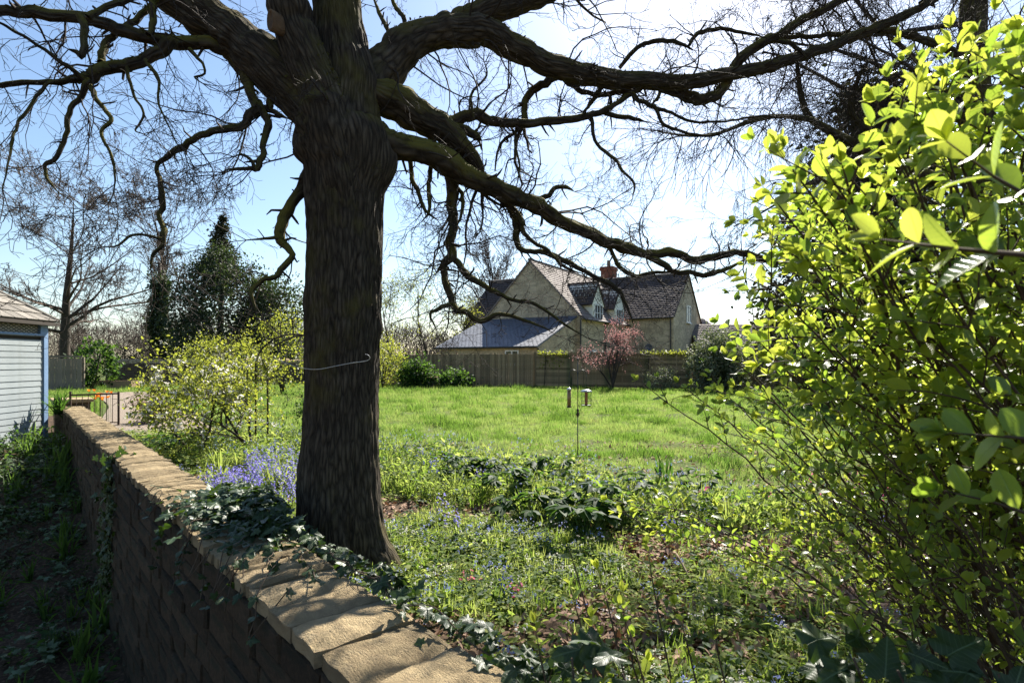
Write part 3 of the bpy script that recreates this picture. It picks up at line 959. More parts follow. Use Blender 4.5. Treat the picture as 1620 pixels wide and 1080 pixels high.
# ------------------------------------------------------------------ the oak
OD = 4.0
oak = thing('oak_tree', (-1.27, OD, 0), 'large gnarled bare oak with ridged dark trunk right behind the wall', 'tree')


def catmull(P, per):
    P = [np.array(p, dtype=float) for p in P]
    Q = [2 * P[0] - P[1]] + P + [2 * P[-1] - P[-2]]
    out = []
    for i in range(1, len(Q) - 2):
        for k in range(per):
            t = k / per
            out.append(.5 * (2 * Q[i] + (Q[i + 1] - Q[i - 1]) * t + (2 * Q[i - 1] - 5 * Q[i] + 4 * Q[i + 1] - Q[i + 2]) * t * t + (3 * Q[i] - Q[i - 1] - 3 * Q[i + 1] + Q[i + 2]) * t ** 3))
    out.append(P[-1])
    return out


def barky_tube(name, pts, rads, sides, m, lump, ridge, seed, parent, extra=None, capend=True):
    """thick limb with lumps and bark ridges in the geometry, uv in metres along and around it"""
    n = len(pts); V = []; UV = []
    rf = max(.03, sorted(rads)[len(rads) // 2])
    du = Vector((0, 0, 0))
    up = None; s = 0.0
    for i in range(n):
        p = Vector(pts[i]); t = Vector(pts[min(i + 1, n - 1)]) - Vector(pts[max(i - 1, 0)]); t.normalize()
        if i: s += (p - Vector(pts[i - 1])).length
        up = t.orthogonal().normalized() if up is None else (up - t * up.dot(t)).normalized()
        w = t.cross(up)
        for k in range(sides + 1):
            a = 2 * math.pi * (k % sides) / sides
            d = up * math.cos(a) + w * math.sin(a)
            r = rads[i]
            q = p + d * r
            f = 1 + lump * noise.noise(q * (1.1 / max(.06, r)) * .35 + Vector((seed, 0, 0))) * 1.6
            if ridge:
                c = Vector((math.cos(a) * rf * 24, math.sin(a) * rf * 24, s * 1.9 + seed)); c += Vector((noise.noise(q * 4), noise.noise(q * 4 + Vector((7, 0, 0))), 0)) * .35
                f += ridge / r * (1 - 3.0 * abs(noise.noise(c)) + .7 * noise.noise(Vector((c.x * 2.3, c.y * 2.3, c.z * 4.5))))
            if extra: f += extra(p, d, r) / r
            V.append(p + d * r * f); UV.append((a * rf if k < sides else 2 * math.pi * rf, s))
    Fc = []
    S1 = sides + 1
    for i in range(n - 1):
        for k in range(sides):
            a = i * S1 + k
            Fc.append((a, a + 1, a + 1 + S1, a + S1))
    Fc = np.array(Fc)
    me = npmesh(name, [tuple(v) for v in V], [Fc], m, smooth=True, uv=UV)
    return put(name, me, parent, local=False)


# trunk: left and right edge in the photograph, row by row
prof = [(935, 452, 640), (905, 462, 628), (870, 467, 614), (840, 468, 609), (800, 468, 606), (750, 470, 604), (700, 474, 603), (620, 480, 603), (560, 480, 604), (500, 481, 606), (420, 483, 606), (360, 483, 607), (300, 480, 611), (262, 474, 624), (230, 463, 628), (200, 466, 612), (165, 478, 606), (130, 487, 604), (90, 490, 590), (50, 492, 579), (10, 494, 572), (-40, 494, 568), (-110, 492, 562), (-220, 492, 556), (-360, 494, 548), (-520, 498, 540)]
prof = [(py, l, r) for py, l, r in prof]
TP = catmull([((l + r) / 2, py, (r - l) / 2) for py, l, r in prof], 16)
tp = [W(q[0], q[1], OD) for q in TP]; tr = [max(.05, q[2] / F * OD * .90) for q in TP]


def burls(p, d, r):
    e = 0.0
    for (c, R_, h) in ((W(462, 228, OD), .10, .05), (W(628, 258, OD), .11, .05), (W(606, 520, OD), .06, .035), (W(481, 478, OD), .08, .03), (W(560, 470, OD - .3), .07, .02), (W(520, 640, OD - .3), .09, .015)):
        q = p + d * r - c
        e += h * math.exp(-(q.length / R_) ** 2)
    if p.z < .55:       # root flare in lobes
        a = math.atan2(d.y, d.x)
        k = max(0, (.55 - p.z) / .55) ** 2
        e += k * .075 * (math.cos(4 * a + .5) + .2)
    return e


trunk = barky_tube('trunk', tp, tr, 160, MT['bark'], .035, .011, 3.3, oak, burls)

limb_pts = []       # (points, radii, depth list) kept to grow twigs from


def limb(name, rows, d0, d1, lump=.10, ridge=.005, wig=.35, sides=None, mtl='limb_bark', twigs=1.0, keep=True):
    """rows: px, py, width in pixels; d0..d1 distance from the camera along the limb"""
    n = len(rows)
    ln = [0]
    for i in range(1, n): ln.append(ln[-1] + math.hypot(rows[i][0] - rows[i - 1][0], rows[i][1] - rows[i - 1][1]))
    P = []
    for (px, py, w), l in zip(rows, ln):
        d = d0 + (d1 - d0) * l / ln[-1]
        p = W(px, py, d); P.append((p.x, p.y, p.z, w / F * d / 2 * .86))
    if rows[-1][2] < 12 and name == 'branch': P[-1] = (*P[-1][:3], P[-1][3] * .4)
    step = max(3, int(ln[-1] / (n - 1) / 6))
    C = catmull(P, step)
    pts = []; rads = []; sd = random.uniform(0, 99)
    for i, q in enumerate(C):
        r = max(.0035, q[3]); v = Vector(q[:3])
        k = min(1, i / 6) * min(1.0, r * 14)
        v += Vector((noise.noise(v * 5 + Vector((sd, 0, 0))), noise.noise(v * 4 + Vector((0, sd, 0))) * 2, noise.noise(v * 5 + Vector((0, 0, sd))))) * wig * .16 * (.25 + k) * min(.25, r * 4 + .05)
        if 0 < i < len(C) - 1 and r < .05: v += Vector((noise.noise(v * 16 + Vector((sd, 3, 0))), noise.noise(v * 16 + Vector((3, sd, 0))) * 1.5, noise.noise(v * 16 + Vector((0, 3, sd))))) * min(.016, r * .85)
        pts.append(v); rads.append(r * (1 + .10 * noise.noise(v * 9)))
    mx = max(rads)
    sides = sides or (44 if mx > .12 else 22 if mx > .05 else 10)
    barky_tube(name, pts, rads, sides, MT[mtl], lump, ridge if mx > .03 else 0, sd, oak)
    if keep: limb_pts.append((pts, rads, twigs))


# leaders
limb('limb', [(548, 330, 60), (530, 235, 86), (508, 155, 82), (482, 90, 78), (462, 40, 74), (448, -20, 72), (430, -110, 64), (400, -240, 50)], OD - .12, OD - .5, .08, .008, .2, 80, 'bark', .2)
# left big limb
limb('limb', [(560, 290, 60), (515, 205, 92), (470, 148, 88), (425, 105, 86), (375, 62, 80), (318, 22, 74), (252, -22, 66), (150, -95, 50), (40, -160, 34)], OD - .05, 3.5, .09, .007, .2, 64, 'bark', .5)
limb('limb', [(372, 75, 40), (352, 76, 27), (315, 66, 23), (273, 66, 25), (230, 61, 22), (188, 48, 20), (157, 36, 19), (127, 27, 19), (67, 22, 18), (10, 18, 17), (-80, 32, 14)], 3.75, 3.1)
limb('limb', [(273, 67, 22), (240, 88, 22), (200, 103, 21), (160, 112, 22), (142, 124, 22), (115, 126, 12), (60, 130, 9), (0, 133, 8), (-60, 140, 6)], 3.55, 3.0)
limb('branch', [(140, 128, 14), (128, 150, 10), (110, 178, 9), (104, 215, 8), (90, 248, 8), (72, 261, 7), (76, 284, 6), (94, 306, 3)], 3.3, 3.2)
limb('branch', [(138, 132, 10), (158, 165, 8), (177, 190, 7), (160, 210, 6), (174, 240, 5), (182, 272, 4), (180, 306, 3)], 3.3, 3.1)
limb('branch', [(142, 130, 10), (100, 101, 7), (60, 72, 6), (10, 42, 5), (-20, 30, 4)], 3.3, 3.0)
limb('branch', [(138, 124, 8), (80, 132, 6), (50, 165, 6), (25, 205, 5), (15, 250, 4), (4, 300, 3)], 3.3, 2.9)
limb('branch', [(160, 100, 14), (166, 72, 13), (190, 48, 12), (225, 22, 12), (262, -15, 12)], 3.4, 3.8)
limb('branch', [(126, 24, 14), (130, 45, 13), (132, 88, 11), (120, 82, 8), (108, 78, 5)], 3.2, 3.1)
limb('branch', [(235, 55, 11), (243, 32, 12), (240, 8, 12), (228, -20, 11)], 3.4, 3.6)
limb('branch', [(140, 27, 13), (160, 14, 12), (200, 2, 11), (240, -12, 10)], 3.2, 3.5)
limb('branch', [(300, 78, 8), (313, 92, 6), (321, 100, 5), (325, 118, 4), (308, 122, 4), (320, 132, 3)], 3.6, 3.5)
limb('branch', [(230, 95, 8), (252, 128, 5), (250, 160, 4), (262, 190, 3), (280, 228, 2)], 3.4, 3.2)
limb('branch', [(200, 105, 7), (212, 150, 5), (228, 180, 4), (214, 205, 3), (226, 212, 2)], 3.4, 3.3)
# crooked branch hanging left of the trunk
limb('branch', [(372, 95, 26), (385, 112, 22), (394, 142, 19), (406, 168, 20), (394, 186, 15), (378, 201, 13), (342, 206, 10), (312, 216, 10), (286, 235, 10), (268, 248, 10), (248, 262, 8), (253, 286, 9), (256, 322, 9), (252, 342, 8), (258, 367, 9), (257, 388, 6), (240, 404, 5), (238, 424, 3)], 3.8, 3.3, .16)
limb('branch', [(256, 378, 6), (230, 372, 5), (207, 372, 5), (187, 388, 4), (160, 391, 2)], 3.32, 3.2)
limb('branch', [(408, 165, 18), (420, 182, 14), (424, 198, 13), (414, 226, 11), (414, 246, 11), (407, 266, 12), (396, 265, 8), (376, 267, 6), (360, 268, 4)], 3.75, 3.5, .16)
limb('branch', [(404, 270, 8), (398, 254, 6), (385, 245, 5), (372, 247, 4)], 3.5, 3.45)
limb('branch', [(486, 190, 16), (470, 172, 14), (452, 155, 12), (440, 147, 12), (430, 158, 11), (424, 172, 12), (416, 180, 10)], 4.0, 3.75, .16)
limb('branch', [(418, 172, 9), (440, 182, 9), (454, 187, 6)], 3.75, 3.7, twigs=.3)
# branch hanging against the left side of the trunk
limb('branch', [(490, 275, 26), (474, 300, 22), (456, 332, 20), (447, 352, 18), (442, 376, 17), (452, 388, 12), (463, 402, 10), (447, 422, 10), (440, 436, 10), (420, 440, 9), (404, 452, 9), (398, 468, 7), (405, 492, 4)], 4.0, 3.6, .16)
limb('branch', [(440, 377, 8), (420, 378, 5), (390, 380, 4)], 3.75, 3.65, twigs=.3)
# right big limb and its fork
limb('limb', [(545, 215, 70), (580, 140, 84), (618, 98, 70), (660, 64, 62), (705, 50, 58), (755, 50, 52), (790, 62, 46), (830, 84, 44), (870, 104, 41), (925, 118, 36), (1000, 127, 30), (1080, 128, 26), (1150, 118, 22), (1220, 104, 20), (1290, 82, 17), (1370, 50, 15), (1425, 27, 13), (1480, -2, 11), (1540, -40, 8)], OD, 5.6, .10, .007, .3, 48, 'bark', .9)
limb('limb', [(700, 56, 46), (735, 34, 50), (780, 14, 46), (850, -8, 42), (930, -40, 34), (1040, -90, 26), (1180, -130, 18)], 4.6, 5.0, .1, .006, .3, None, 'bark', .8)
limb('limb', [(1030, 130, 18), (1062, 142, 20), (1100, 155, 19), (1132, 152, 18), (1150, 128, 17), (1168, 96, 17), (1200, 70, 17), (1233, 55, 16), (1268, 32, 15), (1300, 16, 14), (1345, -6, 12), (1420, -40, 9)], 5.0, 5.3, .12)
limb('branch', [(1225, 60, 9), (1290, 57, 8), (1340, 54, 8), (1385, 46, 7)], 5.3, 5.5)
limb('branch', [(1390, 48, 10), (1420, 52, 11), (1450, 60, 12), (1482, 70, 13), (1515, 88, 14), (1560, 108, 16), (1600, 112, 16)], 5.5, 6.5)
limb('branch', [(980, 108, 7), (1008, 76, 8), (1040, 66, 8), (1078, 70, 7), (1098, 80, 4)], 5.0, 4.8)
limb('branch', [(1090, 72, 6), (1106, 52, 8), (1140, 46, 7), (1180, 52, 6), (1212, 60, 5)], 4.8, 5.0)
limb('branch', [(1195, 62, 7), (1240, 68, 8), (1262, 78, 7), (1276, 92, 5)], 5.2, 5.1, twigs=.4)
limb('branch', [(885, 118, 16), (862, 132, 14), (838, 147, 13), (831, 165, 13), (829, 190, 12)], 4.9, 4.8, twigs=.5)
limb('branch', [(892, 122, 12), (920, 144, 9), (950, 150, 9), (985, 145, 8), (1010, 158, 8), (1032, 168, 8), (1060, 178, 6), (1090, 191, 5), (1150, 192, 4), (1200, 184, 4), (1250, 184, 3)], 4.9, 4.7)
limb('branch', [(1034, 168, 7), (1053, 198, 6), (1090, 211, 5), (1130, 214, 4), (1180, 196, 3), (1230, 186, 2)], 4.8, 4.6)
limb('branch', [(950, 138, 9), (938, 158, 9), (922, 178, 8)], 4.95, 4.8, twigs=.3)
limb('branch', [(1048, 136, 6), (1040, 155, 6), (1030, 168, 5)], 5.0, 4.8, twigs=.3)
# middle mossy limb on the right
limb('limb', [(560, 130, 40), (608, 152, 60), (640, 168, 62), (672, 192, 56), (705, 210, 46), (735, 236, 34), (755, 268, 24), (758, 282, 10)], OD - .05, 4.5, .18, .007, .3, 40, 'limb_bark', .4)
limb('limb', [(690, 205, 22), (718, 192, 22), (748, 181, 20), (782, 194, 17), (827, 195, 15), (884, 191, 14), (938, 180, 11), (968, 170, 10), (992, 153, 10), (1018, 136, 8), (1050, 128, 5)], 4.5, 4.9, .14)
limb('branch', [(955, 178, 9), (985, 186, 8), (1010, 190, 6), (1022, 193, 4)], 4.8, 4.8, twigs=.4)
limb('branch', [(715, 200, 14), (738, 207, 14), (756, 218, 12), (762, 222, 6)], 4.5, 4.4, twigs=.2)
limb('branch', [(934, 184, 7), (938, 206, 7), (944, 228, 6), (972, 252, 6), (988, 274, 5), (1003, 290, 5), (1001, 314, 4)], 4.8, 4.6)
limb('branch', [(818, 198, 5), (815, 228, 5), (822, 262, 4), (817, 296, 3)], 4.7, 4.6)
limb('branch', [(750, 190, 6), (745, 150, 5), (770, 120, 4), (765, 95, 3)], 4.5, 4.6)
# long low limb
limb('limb', [(590, 215, 50), (630, 232, 48), (665, 238, 42), (700, 254, 44), (740, 281, 40), (790, 300, 35), (840, 320, 31), (880, 345, 26), (930, 369, 22), (963, 383, 20), (996, 394, 18), (1028, 402, 15), (1065, 399, 14), (1096, 413, 13), (1137, 404, 12), (1173, 399, 12), (1202, 410, 11), (1238, 414, 9), (1280, 420, 6)], OD - .05, 5.6, .15, .007, .3, 36)
limb('branch', [(1015, 400, 11), (1053, 420, 11), (1068, 430, 10), (1090, 432, 9), (1120, 435, 9), (1149, 426, 8), (1176, 412, 7)], 5.0, 5.2)
limb('branch', [(955, 383, 9), (967, 397, 8), (980, 421, 8), (1004, 436, 8), (1030, 432, 7), (1068, 430, 6)], 4.9, 5.1)
limb('branch', [(800, 308, 16), (812, 340, 13), (818, 360, 13), (816, 382, 12), (830, 398, 9), (862, 400, 9), (896, 414, 9), (927, 430, 8), (944, 440, 8), (975, 455, 7), (990, 480, 5), (1002, 512, 3)], 4.7, 4.6, .16)
limb('branch', [(820, 350, 10), (838, 378, 8), (862, 392, 7), (890, 420, 6), (920, 432, 5)], 4.65, 4.6, twigs=.4)
limb('branch', [(714, 275, 28), (716, 305, 22), (716, 332, 20), (719, 360, 19), (712, 384, 17), (715, 404, 16), (702, 420, 13), (704, 442, 11), (713, 472, 11), (720, 488, 10), (736, 494, 9), (760, 508, 8), (790, 497, 6), (830, 506, 5), (868, 522, 3)], 4.5, 4.1, .16)
limb('branch', [(714, 402, 13), (728, 420, 12), (745, 441, 11), (760, 450, 10), (782, 460, 9), (800, 471, 8), (842, 480, 7), (868, 494, 6), (892, 512, 5), (925, 532, 3)], 4.4, 4.1, .16)
limb('branch', [(712, 482, 8), (694, 488, 8), (680, 496, 6), (690, 520, 3)], 4.25, 4.1)
limb('branch', [(710, 424, 7), (697, 424, 8), (690, 432, 4)], 4.4, 4.35, twigs=.2)
limb('branch', [(648, 250, 10), (651, 278, 9), (656, 294, 9), (666, 312, 8), (672, 332, 7), (692, 348, 5)], 4.3, 4.1)
limb('branch', [(682, 262, 9), (678, 296, 8), (679, 332, 6), (668, 350, 4)], 4.35, 4.2)
limb('branch', [(724, 298, 9), (732, 312, 8), (730, 340, 6), (722, 358, 3)], 4.5, 4.3)
limb('branch', [(845, 318, 10), (868, 308, 9), (882, 296, 8), (896, 295, 7), (908, 303, 4)], 4.8, 4.75, twigs=.2)
limb('branch', [(790, 312, 14), (812, 332, 12), (826, 350, 8), (832, 358, 3)], 4.65, 4.55, twigs=.2)
limb('branch', [(575, 150, 12), (610, 90, 9), (640, 40, 9), (622, 5, 8), (615, -40, 7)], 4.6, 5.2)
limb('branch', [(620, 90, 9), (615, 55, 8), (600, 20, 7), (585, -20, 5)], 4.8, 5.4)
# saw cut on the mossy leader
cn = Vector((-.55, -.83, -.02))
cw = W(462, 50, OD - .36) + cn * .145
b = MB(); b.lathe([(.02, -.12), (.042, -.12), (.046, .0), (.045, .012), (.036, .010), (.034, .004), (.0, .003)], 20)
Mx = Matrix.Translation(cw) @ cn.to_track_quat('Z', 'Y').to_matrix().to_4x4() @ Matrix.Diagonal((.72, 1.5, 1, 1)); b.v = [tuple(Mx @ Vector(v)) for v in b.v]
b.build('saw_cut', MT['cut'], oak, smooth=True, local=False)


def grow(out, p, d, L, r, lev, P, rng, tips=None):
    n = P['n'][lev]; step = L / n
    wig, grav = P['wig'][lev], P['grav'][lev]
    last = lev == len(P['n']) - 1
    nch = 0 if last else P['ch'][lev]
    if not last and nch > 1: nch = max(1, int(nch * rng.uniform(.75, 1.25)))
    minr = P.get('minr', .0015)
    rr = r
    spots = sorted(rng.uniform(P['st'][lev], 1.0) for _ in range(nch)) if nch else []
    si = 0
    endr = P.get('endr0', .06) if lev == 0 and 'endr0' in P else P.get('endr', .35)
    for i in range(n):
        d = Vector((d.x + rng.gauss(0, wig), d.y + rng.gauss(0, wig), d.z + rng.gauss(0, wig) + grav)).normalized()
        q = p + d * step
        k1 = (i + 1) / n
        r2 = max(minr, r * (1 - k1 * (1 - endr)))
        out.append((p.x, p.y, p.z, q.x, q.y, q.z, rr, r2))
        while si < nch and spots[si] <= k1:
            u = spots[si]; si += 1
            f = u * n - i
            c = p.lerp(q, max(0, min(1, f)))
            ang = rng.gauss(P['ang'][lev], .22)
            az = rng.uniform(0, 6.2832)
            x = d.orthogonal().normalized(); y = d.cross(x)
            nd = d * math.cos(ang) + (x * math.cos(az) + y * math.sin(az)) * math.sin(ang)
            if 'flat' in P: nd.z *= P['flat']
            nd.z += P['up'][lev]
            nl = L * P['len'][lev] * rng.uniform(.6, 1.25) * (1.15 - .55 * u * P.get('taper', 1))
            grow(out, c, nd.normalized(), nl, max(minr, r2 * P['rr'][lev]), lev + 1, P, rng, tips)
        p = q; rr = r2
    if last and tips is not None: tips.append((p.x, p.y, p.z, d.x, d.y, d.z))


rng = random.Random(21)
TWL = dict(n=[8, 5, 3], wig=[.22, .26, .3], grav=[-.05, -.04, -.02], ch=[6, 5, 0], st=[.2, .12, 0], ang=[.75, .7, .8], up=[-.05, -.02, 0], len=[.52, .5], rr=[.6, .6], minr=.0013, endr=.3)
TW = dict(n=[7, 5, 3], wig=[.30, .34, .38], grav=[.0, 0, 0], ch=[7, 5, 0], st=[.12, .1, 0], ang=[.95, .9, .9], up=[0, .02, .05], len=[.52, .5], rr=[.62, .62], minr=.0011, endr=.3)
tw = []
for pts, rads, amt in limb_pts:
    L = sum((pts[i + 1] - pts[i]).length for i in range(len(pts) - 1))
    avg = sum(rads) / len(rads)
    left = pts[0].x < -1.0
    dens = (7.5 if avg < .03 else 6.0) * amt * (.58 if left else 1.0)
    cnt = int(L * dens + .5)
    for _ in range(cnt):
        i = min(len(pts) - 2, int((len(pts) - 1) * (.10 + .9 * rng.random())))
        p = Vector(pts[i]); r = rads[i]
        if p.z > 5.2: continue
        t = (Vector(pts[i + 1]) - p).normalized()
        a = rng.uniform(0, 6.283); x = t.orthogonal().normalized(); y = t.cross(x)
        side = x * math.cos(a) + y * math.sin(a)
        d = (side * .95 + t * rng.uniform(0, .7) + Vector((0, 0, rng.uniform(-.25, .35)))).normalized()
        if p.x < -1.3: d.y = abs(d.y) * .6
        Lg = rng.uniform(.22, .8) * (1.2 if r > .03 else .85)
        if left: d.z -= .35; d.normalize()
        grow(tw, p + side * r * .7, d, Lg * (1.15 if left else 1), min(.0085, max(.003, r * .3)), 0, TWL if left else TW, rng)
    for _ in range(int(L * 7)):
        i = rng.randrange(1, len(pts) - 1)
        if rads[i] > .09 or rads[i] < .004: continue
        t = (Vector(pts[i + 1]) - Vector(pts[i])).normalized(); a = rng.uniform(0, 6.283); x = t.orthogonal().normalized(); y = t.cross(x)
        d = (x * math.cos(a) + y * math.sin(a) + t * .5).normalized(); q0 = Vector(pts[i]) + d * rads[i] * .5; q1 = q0 + d * (rads[i] + rng.uniform(.01, .06)); q2 = q1 + (d + Vector((rng.gauss(0, .5), rng.gauss(0, .5), rng.gauss(0, .5)))).normalized() * rng.uniform(.01, .05)
        rb = min(.012, rads[i] * .5)
        tw.append((*q0, *q1, rb, rb * .7)); tw.append((*q1, *q2, rb * .7, rb * .3))
    # the tip itself fans out
    if rads[-1] < .03:
        t = (Vector(pts[-1]) - Vector(pts[-3])).normalized()
        for _ in range(3):
            grow(tw, Vector(pts[-1]), (t + Vector((rng.gauss(0, .4), rng.gauss(0, .4), rng.gauss(0, .4)))).normalized(), rng.uniform(.3, .8), max(.003, rads[-1] * .8), 0, TWL if left else TW, rng)
# upper crown above the frame, which throws the dappled shade
UP = dict(n=[8, 7, 6, 5], wig=[.14, .2, .24, .28], grav=[.03, .0, 0, 0], ch=[6, 5, 4, 0], st=[.25, .2, .15, 0], ang=[.7, .8, .8, .8], up=[.1, .05, .05, 0], len=[.62, .5, .5], rr=[.6, .55, .55], minr=.003, endr=.35)
upper = []
for px, py, d, dv, L, r in ((535, -340, OD, (.3, .5, 1), 5, .12), (535, -430, OD, (-.5, .3, 1), 5, .11), (520, -520, OD, (.1, -.3, 1), 5, .10), (405, -230, 3.8, (-.6, .2, .9), 4.2, .09), (180, -75, 3.55, (-.9, .3, .5), 3.6, .07), (1000, -80, 5.0, (.6, .2, .8), 3.6, .07), (760, 18, 4.7, (.2, .5, .9), 3.4, .06), (1460, 5, 5.6, (.8, .3, .6), 3, .04)):
    grow(upper, W(px, py, d), Vector(dv).normalized(), L, r, 0, UP, rng)
o = put('twigs', segmesh('twigs', tw, MT['twig']), oak, local=False); tag(o, kind='stuff')
o = put('upper_crown', segmesh('upper_crown', upper, MT['twig'], 5), oak, local=False); tag(o, kind='stuff')
print('oak twigs', len(tw), 'upper', len(upper))
# moss tufts on the limbs' upper sides
mp_, md_, mn_, ms_ = [], [], [], []
for li, (pts, rads, amt) in enumerate(limb_pts):
    for i in range(len(pts) - 1):
        if rads[i] < .02 or rads[i] > .2: continue
        for _ in range(5 if rads[i] > .05 else 3):
            if noise.noise(Vector(pts[i]) * 2.1) < -.12: continue
            a = rng.gauss(0, .75)
            t = (Vector(pts[i + 1]) - Vector(pts[i])).normalized(); sd = t.cross(Vector((0, 0, 1))).normalized(); upv = sd.cross(t)
            nn = upv * math.cos(a) + sd * math.sin(a)
            q = Vector(pts[i]).lerp(Vector(pts[i + 1]), rng.random()) + nn * rads[i] * .98
            mp_.append(q); md_.append((t + Vector((rng.gauss(0, 1), rng.gauss(0, 1), 0))).normalized() + nn * .6); mn_.append(nn); ms_.append(rng.uniform(.01, .028))
o = put('moss', leafmesh('moss', CARD, mp_, md_, mn_, ms_, MT['moss']), oak, local=False); tag(o, kind='stuff')

# pale wire tied round the trunk
wp = [W(px, py, d - .235) for px, py, d in ((432, 566, 3.95), (452, 574, 3.95), (478, 582, 3.98), (502, 584, 3.93), (530, 579, 3.91), (556, 574, 3.91), (578, 571, 3.93), (585, 567, 3.92), (583, 562, 3.90), (578, 560, 3.91))]
b = MB(); b.tube([Vector(q) for q in catmull(wp, 4)], .0026, 5)
tag(b.build('garden_wire', MT['wire'], smooth=True), 'thin pale wire tied round the oak trunk', 'wire')

# ------------------------------------------------------------------ background trees
def tree(name, x, y, label, group, P, L, r, seed, lean=(0, 0, 1), mb='far_bark', mt_='far_twig', thick=.07, leaf=None, base=0, sides=3, stems=1, z0=-.1):
    rr = random.Random(seed)
    t = thing(name, (x, y, 0), label, 'tree' if L > 3 else 'shrub', group)
    out = []; tips = []
    for s in range(stems):
        d = Vector(lean) if stems == 1 else Vector((rr.gauss(lean[0], .28), rr.gauss(lean[1], .28), 1))
        grow(out, Vector((rr.gauss(0, .05) * (stems > 1), rr.gauss(0, .05) * (stems > 1), z0)), d.normalized(), L * rr.uniform(.85, 1.1) if stems > 1 else L, r, 0, P, rr, tips)
    A = np.array(out)
    big = A[:, 6] >= thick
    if big.any(): put('trunk', segmesh('trunk', A[big], MT[mb], 8), t)
    o = put('crown', segmesh('crown', A[~big], MT[mt_], sides), t); tag(o, kind='stuff')
    if leaf:
        m, size, per, spread = leaf
        T = np.array(tips); T = np.repeat(T, per, axis=0)
        P_ = T[:, :3] + NG.normal(size=(len(T), 3)) * spread
        D = T[:, 3:6] + NG.normal(size=(len(T), 3)) * .8
        o = put('leaves', leafmesh('leaves', CARD, P_, D, rdirs(len(P_), .8), NG.uniform(.6, 1.2, len(P_)) * size, MT[m]), t); tag(o, kind='stuff')
    print(name, len(out), len(tips))
    return t, tips


BIG = dict(n=[9, 8, 6, 5, 4], wig=[.03, .12, .16, .2, .25], grav=[0, .03, .015, 0, 0], ch=[24, 10, 7, 4, 0], st=[.2, .2, .15, .1, 0], ang=[1.15, .75, .7, .7, .7], up=[.1, .12, .06, .02, 0], len=[.60, .42, .42, .5], rr=[.45, .5, .5, .55], minr=.015, endr=.22, endr0=.05)
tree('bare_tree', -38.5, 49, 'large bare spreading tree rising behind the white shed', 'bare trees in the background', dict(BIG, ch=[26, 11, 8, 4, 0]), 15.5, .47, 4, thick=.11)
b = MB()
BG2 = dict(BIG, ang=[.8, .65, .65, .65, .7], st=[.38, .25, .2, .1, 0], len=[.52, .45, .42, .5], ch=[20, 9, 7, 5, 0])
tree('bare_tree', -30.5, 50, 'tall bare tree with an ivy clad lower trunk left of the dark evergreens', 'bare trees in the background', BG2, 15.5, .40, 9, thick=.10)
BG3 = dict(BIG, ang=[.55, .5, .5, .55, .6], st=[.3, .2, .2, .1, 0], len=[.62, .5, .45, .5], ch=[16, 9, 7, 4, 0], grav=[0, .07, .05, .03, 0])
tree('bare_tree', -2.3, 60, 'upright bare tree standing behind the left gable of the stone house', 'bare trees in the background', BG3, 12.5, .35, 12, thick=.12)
SM = dict(n=[7, 6, 5, 4], wig=[.1, .16, .2, .25], grav=[.03, .03, .02, 0], ch=[14, 7, 5, 0], st=[.2, .2, .1, 0], ang=[.65, .65, .7, .7], up=[.1, .08, .05, 0], len=[.55, .5, .5], rr=[.5, .5, .55], minr=.009, endr=.25)
for (x, y, L, sd) in ((-8.8, 41, 6.3, 31), (-6.2, 43, 6.6, 32), (-4.4, 46, 5.5, 36)):
    tree('budding_tree', x, y, ['slender budding tree just right of the oak trunk', 'slim budding tree between the oak trunk and the slate roof', 'low budding tree touching the left end of the slate roof'][[31, 32, 36].index(sd)], 'budding trees behind the fence', SM, L, .11, sd, thick=.05, leaf=('lime', .12, 4, .2))
for i, (x, y, L, sd) in enumerate(((-47, 62, 6, 41), (-36, 58, 5.5, 42), (-42, 66, 7, 44))):
    tree('bare_shrub_tree', x, y, ['low bare twiggy tree left of the big bare trunk, behind the shed roof', 'low bare twiggy tree behind the laurel, between the two big bare trees', 'taller bare twiggy tree at the back of the left thicket'][i], 'thicket trees in the left background', dict(SM, minr=.014), L, .12, sd, thick=.08, stems=3)

# big tree at the right edge, with hanging twigs
DR = dict(n=[10, 8, 7, 5, 4], wig=[.06, .13, .16, .17, .2], grav=[0, .01, -.05, -.11, -.13], ch=[9, 10, 8, 6, 0], st=[.1, .15, .1, .1, 0], ang=[.85, .75, .75, .7, .6], up=[.1, .05, -.1, -.15, -.2], len=[.62, .5, .5, .55], rr=[.5, .45, .45, .55], minr=.0035, endr=.25)
rr = random.Random(77)
rt = thing('drooping_tree', (7.9, 9.4, 0), 'big dark tree at the right edge with fine hanging twigs', 'tree')
out = []
b = MB(); tpx = [(7.9, 9.4, -.1, .38), (7.95, 9.4, 1.5, .30), (7.9, 9.45, 3, .27), (7.85, 9.5, 4.6, .25), (7.7, 9.5, 6.2, .22), (7.8, 9.6, 8.2, .15), (7.9, 9.6, 10.5, .08)]
barky_tube('trunk', [Vector(q[:3]) for q in catmull(tpx, 8)], [q[3] for q in catmull(tpx, 8)], 26, MT['limb_bark'], .08, .01, 5, rt)
for k in range(13):
    zz = rr.uniform(4.3, 9.5)
    a = rr.uniform(2.3, 4.4)
    grow(out, Vector((7.8, 9.5, zz)), Vector((math.cos(a), math.sin(a) * .8, rr.uniform(-.05, .5))).normalized(), rr.uniform(2.6, 4.6), rr.uniform(.035, .075), 1, DR, rr)
for k in range(5):
    a = rr.uniform(-1.2, 2.2)
    grow(out, Vector((7.8, 9.5, rr.uniform(4.5, 9))), Vector((math.cos(a), math.sin(a), .5)).normalized(), 3.5, .06, 1, DR, rr)
